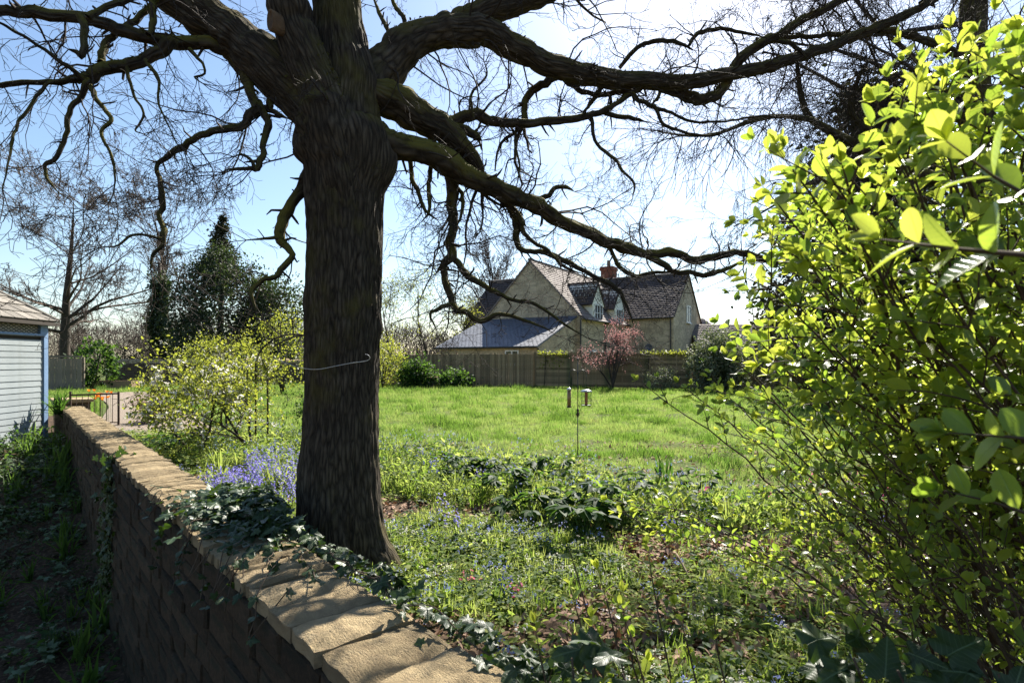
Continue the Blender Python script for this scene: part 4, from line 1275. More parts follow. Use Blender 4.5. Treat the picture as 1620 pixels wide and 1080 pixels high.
# the two branches that reach far to the left
for rows, d0, d1 in (([(1500, 290, 22), (1400, 255, 18), (1340, 222, 15), (1283, 188, 11), (1267, 150, 9), (1263, 118, 7), (1258, 80, 4)], 9, 8.2), ([(1500, 230, 14), (1420, 225, 10), (1370, 205, 9), (1345, 170, 8), (1360, 120, 6), (1375, 95, 5)], 9, 8.5), ([(1285, 190, 9), (1240, 184, 7), (1190, 190, 6), (1140, 210, 5), (1090, 215, 4), (1040, 208, 2)], 8.2, 7.6)):
    n = len(rows); P_ = []
    for i, (px, py, w) in enumerate(rows):
        d = d0 + (d1 - d0) * i / (n - 1); p = W(px, py, d); P_.append((p.x, p.y, p.z, w / F * d / 2))
    C = catmull(P_, 5); pts = [Vector(q[:3]) for q in C]
    barky_tube('branch', pts, [max(.004, q[3]) for q in C], 9, MT['limb_bark'], .1, 0, 2, rt)
    for i in range(0, len(pts) - 1):
        for _ in range(2):
            t = (pts[i + 1] - pts[i]).normalized()
            d = (t * .6 + Vector((rr.gauss(0, .5), rr.gauss(0, .4), rr.gauss(-.2, .5)))).normalized()
            grow(out, pts[i], d, rr.uniform(.5, 1.1), .008, 3, DR, rr)
print('drooping', len(out))
o = put('crown', segmesh('crown', out, MT['twig']), rt, local=False); tag(o, kind='stuff')


# ------------------------------------------------------------------ evergreen masses
def clumps(c, rad, n_clump, per, size, csize, seed, flat=1.0, shell=.55, tmpl=CARD, hang=0.0, zmin=.05):
    """leaf positions in uneven clumps through an ellipsoid"""
    g = np.random.default_rng(seed)
    d = g.normal(size=(n_clump, 3)); d /= np.linalg.norm(d, axis=1)[:, None]
    rr_ = shell + (1 - shell) * g.random(n_clump) ** .7
    rr_ *= g.uniform(.86, 1.12, n_clump)
    C = d * rr_[:, None] * np.array(rad)
    P_ = np.repeat(C, per, axis=0); q = g.normal(size=P_.shape) * csize * g.uniform(.5, 1.3, (n_clump, 1)).repeat(per, axis=0)
    P_ = P_ + q + np.array(c)
    out_ = np.repeat(d, per, axis=0)
    D = out_ * .8 + g.normal(size=P_.shape) * .8; D[:, 2] -= hang
    N = out_ * .5 + g.normal(size=P_.shape) * .6; N[:, 2] += .6
    S_ = size * g.uniform(.6, 1.3, len(P_))
    k = P_[:, 2] > zmin
    return P_[k], D[k], N[k], S_[k]


def cat(*q): return [np.concatenate([a[i] for a in q]) for i in range(4)]


def stems_for(t, pts, r, m='far_bark'):
    b = MB()
    for q in pts:
        b.tube(q, [r * (1 - .6 * i / (len(q) - 1)) for i in range(len(q))], 7)
    return b.build('trunk', MT[m], t, smooth=True)


t = thing('evergreen_tree', (-20.0, 40, 0), 'broad dark glossy evergreen tree with a taller peak left of the oak', 'tree')
stems_for(t, [[(-.5, 0, -.1), (-.6, 0, 3), (-.4, .2, 7)], [(1, 0, -.1), (1.5, .3, 3), (1.8, 0, 6)], [(-2, 0, -.1), (-2.4, 0, 3), (-2.2, 0, 6)]], .28)
Q = cat(clumps((-.4, 0, 4.4), (4.2, 3, 4.2), 380, 46, .21, .5, 1, shell=.45), clumps((3.2, 0, 4.2), (2.1, 2, 3.6), 190, 46, .19, .42, 2, shell=.4), clumps((-1.0, .6, 7.8), (1.5, 1.5, 2.0), 110, 50, .15, .34, 3, shell=.3))
o = put('crown', leafmesh('crown', CARD, *Q, MT['evergreen']), t); tag(o, kind='stuff')
t = thing('conifer_tree', (-22.0, 43, 0), 'dark pointed conifer top rising out of the evergreen mass', 'tree')
stems_for(t, [[(0, 0, -.1), (0, 0, 6), (0, 0, 11.5)]], .25)
Q = cat(*[clumps((NG.normal() * .2, 0, z), (max(.12, (12.3 - z) * .36), max(.12, (12.3 - z) * .36), .5), int(8 + (12.4 - z) * 5), 46, .17, .12 + .04 * (12.4 - z), 50 + i, hang=.3, shell=.3) for i, z in enumerate(np.arange(8.2, 12.2, .6))])
o = put('crown', leafmesh('crown', CARD, *Q, MT['conifer']), t); tag(o, kind='stuff')
t = thing('ivy_column', (-25.4, 41, 0), 'tall ivy smothered trunk between the bare tree and the evergreen', 'tree')
stems_for(t, [[(0, 0, -.1), (.1, 0, 4), (0, 0, 8.5)]], .3)
Q = cat(*[clumps((.1 * math.sin(z), 0, z), (.5 + .12 * math.sin(z * 2), .5, .5), 24, 40, .17, .22, 80 + i, shell=.2) for i, z in enumerate(np.arange(.4, 7.5, .55))])
o = put('ivy_leaves', leafmesh('ivy_leaves', CARD, *Q, MT['evergreen']), t); tag(o, kind='stuff')
t = thing('clipped_hedge', (-24.5, 38.5, 0), 'dark hedge behind the far boundary wall', 'hedge')
stems_for(t, [[(x, 0, -.1), (x + .1, 0, .8), (x, 0, 1.6)] for x in np.arange(-1.5, 8, 1.2)], .06)
Q = cat(*[clumps((x, 0, 1.15), (.9, .7, 1.1 + .1 * math.sin(x * 2)), 26, 24, .12, .2, 120 + i, shell=.7) for i, x in enumerate(np.arange(-1.5, 8, 1.0))])
o = put('foliage', leafmesh('foliage', CARD, *Q, MT['conifer']), t); tag(o, kind='stuff')
t = thing('laurel_shrub', (-21.0, 28.6, 0), 'rounded green shrub right behind the short pale fence', 'shrub')
stems_for(t, [[(0, 0, -.1), (.1, 0, .8), (.3, 0, 1.8)], [(0, 0, -.1), (-.4, 0, .8), (-.6, 0, 1.6)]], .06)
Q = clumps((0, 0, 1.15), (1.15, 1.0, 1.25), 90, 22, .16, .17, 171)
o = put('foliage', leafmesh('foliage', CARD, *Q, MT['lime' if 0 else 'hellebore']), t); tag(o, kind='stuff')
t = thing('variegated_bush', (9.55, 26.2, 0), 'rounded silver edged evergreen bush in front of the right fence', 'shrub')
stems_for(t, [[(0, 0, -.1), (.1, 0, .9), (.2, 0, 2.2)], [(0, 0, -.1), (-.4, 0, .9), (-.7, 0, 1.9)]], .07)
Q = cat(clumps((0, 0, 1.35), (1.35, 1.3, 1.45), 230, 34, .10, .17, 181, shell=.65))
o = put('foliage', leafmesh('foliage', CARD, *Q, MT['silver']), t); tag(o, kind='stuff')
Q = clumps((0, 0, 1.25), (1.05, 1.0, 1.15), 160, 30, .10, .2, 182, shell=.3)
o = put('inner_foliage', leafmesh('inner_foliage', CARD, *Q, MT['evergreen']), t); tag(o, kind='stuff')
t = thing('grey_shrub', (7.15, 27.0, 0), 'low twiggy grey green shrub between the red tree and the rounded bush', 'shrub')
stems_for(t, [[(0, 0, -.1), (.15, 0, .5), (.3, 0, .9)], [(0, 0, -.1), (-.2, 0, .5), (-.35, 0, .8)]], .03)
Q = clumps((0, 0, .55), (.85, .7, .6), 130, 16, .06, .12, 191, shell=.5)
o = put('foliage', leafmesh('foliage', CARD, *Q, MT['silver']), t); tag(o, kind='stuff')
# dark yew behind the shrub on the right
t = thing('yew_tree', (12.6, 19.5, 0), 'huge dark conifer behind the sunlit shrub on the right', 'tree')
stems_for(t, [[(0, 0, -.1), (.1, 0, 5), (0, 0, 10)]], .35, 'limb_bark')
Q = cat(*[clumps((NG.normal() * .3, NG.normal() * .3, z), (max(1.0, (11.6 - z) * .42 + .7), max(.9, (11.6 - z) * .36 + .5), .7), 52, 46, .18, .34, 200 + i, hang=.5, shell=.3) for i, z in enumerate(np.arange(1.0, 10.6, .55))])
o = put('crown', leafmesh('crown', CARD, *Q, MT['conifer']), t); tag(o, kind='stuff')
t = thing('small_conifer', (21.5, 47, 0), 'small far conifer beyond the right fence, above the barn roof', 'tree')
stems_for(t, [[(0, 0, -.1), (0, 0, 3), (0, 0, 6.5)]], .15)
Q = cat(*[clumps((0, 0, z), (max(.4, (7.2 - z) * .4), .9, .4), 18, 24, .22, .25, 240 + i, hang=.4) for i, z in enumerate(np.arange(1, 7, .6))])
o = put('crown', leafmesh('crown', CARD, *Q, MT['conifer']), t); tag(o, kind='stuff')
# shrubs left of and behind the trunk
for i, (x, y, rx, h, m, lab, sd) in enumerate(((-9.7, 24, 2.2, 3.3, 'lime', 'large yellow green budding shrub behind the iron arch, left of the oak', 301), (-13.6, 27, 2.3, 2.5, 'lime', 'pale budding shrub between the quince tree and the evergreens', 302), (-6.7, 29.5, 1.3, 2.5, 'lime', 'leafy green shrub at the fence end just right of the oak trunk', 303), (-8.6, 31, 1.6, 2.9, 'lime', 'budding shrub half hidden behind the oak trunk', 304), (-5.0, 29.6, .9, 1.3, 'hellebore', 'low dark shrub at the foot of the boarded fence', 305), (-3.0, 29.9, .8, .7, 'hellebore', 'low dark plant clump against the middle of the boarded fence', 306))):
    t = thing('garden_shrub', (x, y, 0), lab, 'shrub', 'shrubs along the back of the lawn')
    stems_for(t, [[(0, 0, -.1), (a * .3, b_ * .3, h * .4), (a, b_, h * .8)] for a, b_ in ((.4 * rx, .1), (-.4 * rx, .2), (.1, -.3 * rx), (0, .4 * rx))], .04)
    Q = clumps((0, 0, h * .55), (rx, rx * .8, h * .52), 170, 20, .09 if m == 'lime' else .13, .2, sd, shell=.45)
    o = put('foliage', leafmesh('foliage', CARD, *Q, MT[m]), t); tag(o, kind='stuff')
# red leaved acer in front of the panel fence
AC = dict(n=[5, 6, 5, 4], wig=[.12, .15, .18, .22], grav=[.02, .02, .0, 0], ch=[5, 6, 5, 0], st=[.25, .25, .2, 0], ang=[.5, .55, .6, .6], up=[.15, .1, 0, 0], len=[.6, .55, .5], rr=[.6, .6, .6], minr=.006, endr=.35)
tree('red_maple', 5.0, 28.2, 'spreading small tree with pink red spring leaves in front of the panel fence', None, AC, 2.5, .05, 61, thick=.03, stems=6, leaf=('acer', .06, 5, .10))

# far woodland that closes the view on the left and behind the garden
def far_wood(label, x0, x1, y, h, n, seed):
    g = np.random.default_rng(seed); A = []
    for _ in range(n):
        x_ = g.uniform(x0, x1); y_ = y + g.normal() * 3
        top = h * (.62 + .38 * noise.noise(Vector((x_ * .13, seed, 0))) + .18 * noise.noise(Vector((x_ * .5, seed, 4))))
        z_ = top * g.random() ** .8
        d = np.array([g.normal() * .55, g.normal() * .5, abs(g.normal()) * .9 + .2]); d /= np.linalg.norm(d); l = g.uniform(.5, 1.5)
        q = np.array([x_, y_, z_]) + d * l
        A.append((x_, y_, z_, *q, .028, .012))
    for x_ in np.arange(x0, x1, 2.1):
        A.append((x_, y, -.2, x_ + g.normal() * .4, y, h * .7, .12, .03))
    return tag(put('far_woodland', segmesh('far_woodland', A, MT['far_twig'])), label, kind='stuff')


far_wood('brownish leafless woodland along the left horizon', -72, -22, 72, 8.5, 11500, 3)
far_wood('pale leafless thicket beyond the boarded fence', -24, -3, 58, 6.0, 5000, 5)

# ------------------------------------------------------------------ the sunlit shrub on the right
def leafy_shoot(segs, leaves, p, d, L, r, rng, size, young_tip=True, pair=.032, grav=-.02, start=.0):
    """thin shoot with opposite leaf pairs; appends stem segments and leaves (pos, dir, normal, size, young)"""
    n = max(4, int(L / .03)); step = L / n
    ax = d.orthogonal().normalized(); roll = rng.uniform(0, 3.14)
    acc = rng.uniform(0, pair)
    for i in range(n):
        d = (d + Vector((rng.gauss(0, .07), rng.gauss(0, .07), rng.gauss(0, .07) + grav))).normalized()
        q = p + d * step
        k = (i + 1) / n
        if i % 2 == 0: p0_ = p
        (segs.append((*p0_, *q, r * (1 - .75 * (i - 1) / n), r * (1 - .75 * k))) if i % 2 else None)
        acc += step
        if acc >= pair and k > start:
            acc = 0; roll += 1.571 + rng.gauss(0, .2)
            x = d.orthogonal().normalized(); y = d.cross(x)
            for s in (0, 3.1416):
                if rng.random() < .08: continue
                a = roll + s
                side = x * math.cos(a) + y * math.sin(a)
                ld = (side * 1.0 + d * rng.uniform(.45, .95) + Vector((0, 0, .12))).normalized()
                nn = (d * .7 - side * .35 + Vector((rng.gauss(0, .25), rng.gauss(0, .25), .75 + rng.gauss(0, .2))))
                yg = young_tip and (k > .62 or rng.random() < .15)
                leaves.append((q, ld, nn, size * rng.uniform(.75, 1.15) * (1 - .45 * max(0, k - .6) / .4), yg))
        p = q
    for _ in range(3):
        leaves.append((p, (d + Vector((rng.gauss(0, .35), rng.gauss(0, .35), rng.gauss(0, .3)))).normalized(), Vector((rng.gauss(0, 1), rng.gauss(0, 1), .6)), size * rng.uniform(.45, .75), young_tip))
    return p


def finish_shrub(t, segs, leaves, n_single=300, young='young', old='leaf'):
    o = put('stems', segmesh('stems', segs, MT['twig_brown'], 4), t, local=False); tag(o, kind='stuff')
    key = []
    for i, (p, d, nn, s, yg) in enumerate(leaves):
        if p.y < .15: key.append((0, i)); continue
        px, py = to_px(p)
        key.append(((s / p.y) if (0 < px < 1620 and 0 < py < 1080) else s / p.y * .01, i))
    key.sort(reverse=True)
    variants = {}
    for yg, m in ((True, young), (False, old)):
        variants[yg] = [npmesh('leaf', tv, [np.array([f for f in tf if len(f) == 3]), np.array([f for f in tf if len(f) == 4])], MT[m], smooth=True, rnd=NG.random() * np.ones(len(tv)), lxy=([abs(v[0]) for v in tv], [v[1] for v in tv]))
                        for tv, tf in (OVATE, OVATE_B, leaf_template(.34, [(0.15, .4), (0.32, .85), (0.55, 1), (0.78, .8), (0.93, .4)], .1, .3), leaf_template(.29, [(0.1, .3), (0.3, .8), (0.5, 1), (0.75, .9), (0.92, .5)], .35, -.08))]
    inv = Matrix.Translation(t.location).inverted()
    for k, (_, i) in enumerate(key[:n_single]):
        p, d, nn, s, yg = leaves[i]
        M = frames(np.array([d]), np.array([nn]))[0]
        o = put('leaf', random.choice(variants[yg]), t)
        o.matrix_local = inv @ (Matrix.Translation(p) @ Matrix([[*M[r_], 0] for r_ in range(3)] + [[0, 0, 0, 1]]) @ Matrix.Scale(s, 4))
    for yg, m in ((True, young), (False, old)):
        idx = [i for _, i in key[n_single:] if leaves[i][4] == yg]
        for tm, sub in ((LOW_A, idx[::2]), (LOW_B, idx[1::2])):
            if sub:
                o = put('foliage', leafmesh('foliage', tm, [leaves[i][0] for i in sub], [leaves[i][1] for i in sub], [leaves[i][2] for i in sub], [leaves[i][3] for i in sub], MT[m]), t, local=False)
                tag(o, kind='stuff')


MT['twig_brown'] = mat('shrub_stem', (.085, .058, .034), (.055, .038, .024), 12, .8)
rng = random.Random(404)
shrub = thing('privet_shrub', (1.95, 2.35, 0), 'big sunlit evergreen shrub with yellow green leaves filling the right side', 'shrub')
segs, leaves = [], []
# silhouette of the leaf mass as the photograph shows it: leftmost px for a given row
sil_y = [60, 110, 150, 200, 260, 300, 340, 400, 450, 520, 560, 600, 640, 700, 760, 820, 880, 960, 1080]
sil_x = [1680, 1610, 1520, 1450, 1390, 1275, 1275, 1250, 1245, 1258, 1235, 1180, 1095, 1180, 1220, 1200, 1210, 1270, 1300]
bases = [Vector((1.95, 2.35, 0)), Vector((2.1, 2.0, 0)), Vector((2.5, 2.7, 0)), Vector((1.75, 1.5, 0)), Vector((2.0, 1.3, 0)), Vector((1.7, 1.15, 0))]


def arch(p0, p1, rise, n, rng, wob=.03):
    mid = p0.lerp(p1, .5) + Vector((0, 0, rise))
    mid = mid + (p0 - p1) * .12
    pts = []
    for i in range(n + 1):
        t = i / n
        q = p0 * (1 - t) ** 2 + mid * 2 * t * (1 - t) + p1 * t * t
        w = math.sin(t * math.pi) * wob
        pts.append(q + Vector((rng.gauss(0, w), rng.gauss(0, w), rng.gauss(0, w))))
    return pts


def add_branch(b0, tip, r, rng, dens=1.0, size=.036, s0=.38):
    L = (tip - b0).length
    n = max(8, int(L / .09))
    pts = arch(b0, tip, .12 * L + rng.uniform(-.05, .1), n, rng, .012)
    for i in range(n):
        segs.append((*pts[i], *pts[i + 1], r * (1 - .75 * i / n), r * (1 - .75 * (i + 1) / n)))
    for i in range(int(n * s0), n + 1):
        t = (pts[min(i + 1, n)] - pts[max(0, i - 1)]).normalized()
        for _ in range(2 if rng.random() < .8 * dens else 1):
            if rng.random() > dens * 1.1: continue
            a = rng.uniform(0, 6.283); x = t.orthogonal().normalized(); y = t.cross(x)
            side = x * math.cos(a) + y * math.sin(a)
            d = (t * rng.uniform(.5, 1.0) + side * .75 + Vector((-.15, 0, .22))).normalized()
            lift = (pts[i].z) / 2.0
            leafy_shoot(segs, leaves, pts[i], d, rng.uniform(.07, .22), .0022, rng, size * rng.uniform(.6, 1.2), young_tip=rng.random() < .32 + .35 * lift)
    t = (pts[-1] - pts[-2]).normalized()
    leafy_shoot(segs, leaves, pts[-1], t, rng.uniform(.05, .11) * min(1.6, tip.y), .0026, rng, size * 1.1)


cnt = 0
while cnt < 68:
    py = rng.triangular(70, 960, 430)
    left = float(np.interp(py, sil_y, sil_x))
    u = rng.random() ** 1.55
    px = left + 14 + u * (1700 - left)
    if py > 620 and px > 1330 and rng.random() < .6: continue
    d = rng.uniform(1.15, 2.3) if px < 1380 else rng.uniform(.85, 2.2)
    if py < 330: d = rng.uniform(.95, 1.5)
    if py > 640: d = rng.uniform(1.3, 2.9)
    if px < 1200: d = rng.uniform(1.8, 2.5)
    tip = W(px, py, d)
    if tip.z < .12 or tip.z > 3: continue
    b0 = min(bases, key=lambda q: (q - tip).length * rng.uniform(.7, 1.3)) + Vector((rng.gauss(0, .12), rng.gauss(0, .12), 0))
    add_branch(b0, tip, rng.uniform(.006, .011), rng, s0=.56 if py < 620 else .5, dens=.85 if py < 620 else .36, size=.046 if py < 620 else .034)
    cnt += 1
# fresh growth low on the right, smaller leaves
for _ in range(46):
    px, py = rng.uniform(1190, 1640), rng.triangular(620, 1030, 800)
    if px < float(np.interp(py, sil_y, sil_x)) + 40: continue
    tip = W(px, py, rng.uniform(1.25, 2.6))
    if tip.z < .1: continue
    b0 = min(bases, key=lambda q: (q - tip).length * rng.uniform(.8, 1.25)) + Vector((rng.gauss(0, .12), rng.gauss(0, .12), 0))
    add_branch(b0, tip, .006, rng, dens=.75, size=.031, s0=.45)
# bare crossing stems low down
for _ in range(16):
    b0 = random.choice(bases) + Vector((rng.gauss(0, .15), rng.gauss(0, .15), 0))
    tip = W(rng.uniform(1230, 1600), rng.uniform(560, 880), rng.uniform(1.6, 2.9))
    if tip.z < .2: continue
    add_branch(b0, tip, rng.uniform(.006, .010), rng, dens=.15, s0=.3, size=.03)
# named tips that stand out in the photograph
for px, py, d in ((1045, 632, 2.3), (1085, 618, 2.5), (1130, 612, 2.4), (1165, 640, 2.2), (1208, 452, 1.3), (1270, 300, 1.05), (1240, 345, 1.25), (1330, 315, 1.0), (1400, 205, 1.1), (1470, 178, 1.1), (1540, 140, 1.15), (1610, 95, 1.1), (1420, 262, 1.0), (1280, 420, 1.2), (1300, 470, 1.2), (1205, 550, 1.7), (1350, 380, 1.0), (1450, 320, .95), (1240, 590, 1.7), (1500, 230, 1.0), (1400, 450, 1.1), (1060, 800, 2.3), (1010, 800, 2.4), (1090, 850, 2.3)):
    tip = W(px + 12, py + 6, d)
    b0 = min(bases[:3], key=lambda q: (q - tip).length)
    add_branch(b0, tip, .008, rng, dens=.7, s0=.6, size=.046)
# spray of big leaves close to the lens
for px, py, d, dd in ((1640, 405, .52, (-1, .1, .25)), (1660, 330, .62, (-.9, .2, .5)), (1690, 700, .7, (-1, .3, .2)), (1650, 820, .8, (-1, .2, .35))):
    p = W(px, py, d)
    leafy_shoot(segs, leaves, p, Vector(dd).normalized(), .13, .003, rng, .055, young_tip=py < 600, pair=.03)
    arc = arch(Vector((1.5, .9, .2)), p, .1, 12, rng, .005)
    for i in range(12): segs.append((*arc[i], *arc[i + 1], .006 - .00025 * i, .006 - .00025 * (i + 1)))
leaves = [l for l in leaves if l[0].y > .42 and l[0].z > .02]
finish_shrub(shrub, segs, leaves)
print('shrub leaves', len(leaves), 'stems', len(segs))

# young sprigs in the foreground, bottom centre
segs, leaves = [], []
sprig = thing('privet_sprig', (.42, 1.35, 0), 'thin upright sprigs with rounded yellow green leaves at the bottom centre', 'shrub')
for px, py, d, b0 in ((912, 905, 1.75, (.40, 1.5, 0)), (915, 975, 1.6, (.38, 1.4, 0)), (960, 950, 1.65, (.42, 1.4, 0)), (990, 990, 1.55, (.45, 1.35, 0)), (1000, 1010, 1.5, (.5, 1.35, 0)), (1030, 905, 1.9, (.5, 1.55, 0)), (855, 1040, 1.55, (.2, 1.35, 0)), (935, 1035, 1.5, (.3, 1.3, 0)), (1085, 1010, 1.6, (.6, 1.4, 0)), (1130, 985, 1.7, (.65, 1.5, 0)), (1390, 960, 1.45, (1.1, 1.3, 0)), (1450, 1000, 1.35, (1.1, 1.2, 0)), (1370, 1020, 1.3, (1.0, 1.2, 0)), (1530, 985, 1.3, (1.2, 1.15, 0)), (1600, 940, 1.2, (1.3, 1.05, 0))):
    tip = W(px, py, d); b0 = Vector(b0)
    arc = arch(b0, tip, .02, 9, rng, .012)
    for i in range(9):
        segs.append((*arc[i], *arc[i + 1], .004 - .0002 * i, .004 - .0002 * (i + 1)))
        if i > 3: leafy_shoot(segs, leaves, arc[i], Vector((rng.gauss(0, .6), rng.gauss(0, .4), .8)).normalized(), rng.uniform(.04, .1), .0016, rng, .042, young_tip=rng.random() < .5)
    leafy_shoot(segs, leaves, tip, (arc[-1] - arc[-2]).normalized(), .09, .002, rng, .045)
finish_shrub(sprig, segs, leaves, 200)

# ------------------------------------------------------------------ ivy
IVY_B = ([(x * .8, y, z * 1.6) for x, y, z in IVY[0]], IVY[1])
ivy_me = [npmesh('leaf', tv, [np.array(tf)], MT['ivy'], smooth=True, rnd=np.full(len(tv), k * .27), lxy=([abs(v[0]) for v in tv], [v[1] for v in tv])) for k, (tv, tf) in enumerate((IVY, IVY_B, ([(x, y, z * 2.5) for x, y, z in IVY[0]], IVY[1])))]


def ivy_plant(name, loc, label, leaves, segs, n_single, cat='ivy'):
    t = thing(name, loc, label, cat)
    for s_ in segs:
        b = MB(); b.tube([Vector(v) for v in catmull(s_, 2)], .0028, 5); b.build('stem', MT['twig_brown'], t, smooth=True, local=False)
    inv = Matrix.Translation(t.location).inverted()
    ls = sorted(leaves, key=lambda l: -l[3] / max(.3, l[0].y))
    for p, d, nn, s in ls[:n_single]:
        M = frames(np.array([d]), np.array([nn]))[0]
        o = put('leaf', random.choice(ivy_me), t)
        o.matrix_local = inv @ (Matrix.Translation(p) @ Matrix([[*M[r_], 0] for r_ in range(3)] + [[0, 0, 0, 1]]) @ Matrix.Scale(s, 4))
    rest = ls[n_single:]
    if rest:
        tag(put('foliage', leafmesh('foliage', IVY, *[[l[i] for l in rest] for i in range(4)], MT['ivy']), t, local=False), kind='stuff')
    return t


def wp(t_, s_, z_=0.0):
    """point on the wall: t along it, s across it (+ towards the lower garden), z above its top"""
    return WC + WD * t_ + WN * s_ + Vector((0, 0, WTOP + z_))


rng = random.Random(88)
L_, S_ = [], []
# dense mat across the coping, thickest on the garden side
for _ in range(760):
    t_ = rng.triangular(.35, 2.15, 1.2); s_ = rng.gauss(-.12, .17)
    if t_ < .7: s_ -= .05
    if s_ > .17 and rng.random() < .7: continue
    h = max(.012, rng.uniform(0, .13) * math.exp(-((s_ + .22) / .3) ** 2) * math.exp(-((t_ - 1.25) / .75) ** 2) * 1.4)
    if s_ < -.24: h -= (-.24 - s_) * 1.1
    p = wp(t_, s_, h)
    d = Vector((rng.gauss(0, 1), rng.gauss(-.4, 1), rng.gauss(-.15, .25)))
    nn = Vector((rng.gauss(0, .38), rng.gauss(-.1, .38), 1))
    L_.append((p, d.normalized(), nn, rng.uniform(.045, .095)))
# trailing stems over the left face and along the top
for t_, s_, dt, ds, n in ((1.5, 0, .3, .55, 10), (1.9, .05, .5, .5, 9), (1.2, .1, -.2, .5, 10), (.9, .1, -.4, .45, 9), (.7, .0, -.6, .5, 10), (.5, .05, -.35, .5, 9), (2.0, -.05, .6, .3, 8), (.2, 0, -.5, .35, 10), (1.6, .1, .1, .7, 11), (1.05, .1, .05, .6, 12), (.3, -.1, -.55, .1, 10), (.6, -.1, -.5, .2, 10)):
    p = wp(t_, s_, .03); prev = p; SQ = [p]; S_.append(SQ)
    for k in range(1, n + 1):
        u = k / n
        ss = s_ + ds * u * (.45 if s_ + ds * u > .3 else 1); z = .03
        out_ = max(0, ss - WHALF)
        z -= out_ * 1.8 + (.05 * u if out_ > 0 else 0)
        q = wp(t_ + dt * u + rng.gauss(0, .008), min(ss, .30) + rng.gauss(0, .006), z)
        SQ.append(q); prev = q
        if k % 2 == 0 or rng.random() < .5:
            L_.append((q, Vector((rng.gauss(0, 1), rng.gauss(-.3, 1), rng.gauss(-.3, .4))).normalized(), Vector((rng.gauss(0, .4), rng.gauss(-.3, .4), .9)), rng.uniform(.03, .06)))
ivy_plant('ivy', wp(1.2, -.1, -.3), 'mat of lobed ivy leaves sprawling over the wall top in front of the oak trunk', L_, S_, 300)
L_, S_ = [], []
for _ in range(150):
    t_ = rng.uniform(-1.5, .3); s_ = rng.gauss(-.27, .09)
    h = rng.uniform(.0, .07) - max(0, -.25 - s_) * 1.0
    L_.append((wp(t_, s_, h), Vector((rng.gauss(0, 1), rng.gauss(0, 1), rng.gauss(-.1, .25))).normalized(), Vector((rng.gauss(0, .4), rng.gauss(0, .4), 1)), rng.uniform(.04, .085)))
for t_, dt, n in ((.25, -.9, 12), (-.2, -1.0, 12), (.1, -.7, 10)):
    S_.append([wp(t_ + dt * k / n, -.19 + rng.gauss(0, .015), .03 + .02 * math.sin(k)) for k in range(n + 1)])
ivy_plant('ivy', wp(-.4, -.3, -.4), 'ivy trailing along the garden edge of the nearest wall stones, bottom centre', L_, S_, 120)
L_, S_ = [], []
for _ in range(420):
    t_ = rng.gauss(4.75, .16); z = -rng.uniform(-.06, 1.5) ; s_ = WHALF + abs(rng.gauss(.02, .05))
    if z > -.02: s_ = rng.uniform(.02, .24)
    L_.append((wp(t_ + .1 * math.sin(z * 4), s_, z), Vector((rng.gauss(0, 1), rng.gauss(0, .4), -1)).normalized(), WN + Vector((rng.gauss(0, .4), rng.gauss(0, .4), .4)), rng.uniform(.05, .085)))
ivy_plant('ivy', wp(4.75, .3, -1.6), 'dark ivy curtain hanging down the shaded face of the wall', L_, S_, 120)
# big dark leaves close to the camera at the bottom edge
for loc, lab, spots in (((.22, 1.15, 0), 'large dark ivy leaves poking up at the bottom edge, left of the sprigs', ((905, 1040, 1.25), (945, 1010, 1.3), (985, 1065, 1.2), (870, 1078, 1.2))), ((.98, 1.15, 0), 'large dark ivy leaves at the bottom edge below the shrub', ((1350, 1040, 1.2), (1385, 1010, 1.3), (1420, 1060, 1.15), (1330, 1070, 1.2), (1540, 1035, 1.15), (1580, 1065, 1.1), (1490, 1060, 1.15)))):
    L_, S_ = [], []
    for px, py, d in spots:
        p = W(px, py, d)
        for k in range(2):
            L_.append((p + Vector((rng.gauss(0, .03), rng.gauss(0, .05), rng.gauss(-.03 * k, .02))), Vector((rng.gauss(0, 1), rng.gauss(-.2, .5), rng.gauss(.3, .4))).normalized(), Vector((rng.gauss(0, .4), -.6, .8)), rng.uniform(.065, .10)))
        b0 = Vector((loc[0] + rng.gauss(0, .1), loc[1] + rng.gauss(0, .05), 0)); arc = arch(b0, p, .05, 7, rng, .01)
        S_.append(arc)
        for i in range(3, 7): L_.append((arc[i], Vector((rng.gauss(0, 1), rng.gauss(0, .6), rng.gauss(0, .4))).normalized(), Vector((rng.gauss(0, .5), -.3, 1)), rng.uniform(.06, .10)))
    ivy_plant('ivy', loc, lab, L_, S_, 60)

# ------------------------------------------------------------------ bird feeder pole
fp = W(914, 728, 8.35); fp.z = ground_z(fp.x, fp.y)
pole = thing('feeder_pole', fp, 'thin black pole with two curved hooks standing in the lawn', 'bird feeder')
b = MB(); b.tube([(0, 0, -.1), (0, 0, .66)], .0075, 8); b.tube([(0, 0, .66), (0, 0, 1.43)], .006, 8); b.lathe([(.003, 1.43), (.013, 1.44), (.013, 1.455), (.003, 1.47)], 8); b.build('pole', MT['blackmetal'], pole, smooth=True)
b = MB(); b.lathe([(.008, .60), (.02, .625), (.022, .65), (.012, .675), (.02, .70), (.008, .725)], 8); b.build('collar', MT['iron'], pole, smooth=True)
for s in (-1, 1):
    pts = [(0, 0, 1.14)] + [(s * (.065 + .062 * -math.cos(a)), 0, 1.22 + .075 * math.sin(a)) for a in np.linspace(.0, 2.9, 9)] + [(s * .127, 0, 1.17), (s * .125, 0, 1.12)]
    b = MB(); b.tube(pts, .0045, 6); b.build('hook', MT['blackmetal'], pole, smooth=True)
tf = thing('tube_feeder', fp + Vector((-.127, 0, .76)), 'slim copper coloured tube feeder hanging from the left hook', 'bird feeder')
b = MB(); b.lathe([(.028, 0), (.028, .235)], 14); b.build('tube', MT['copper'], tf, smooth=True)
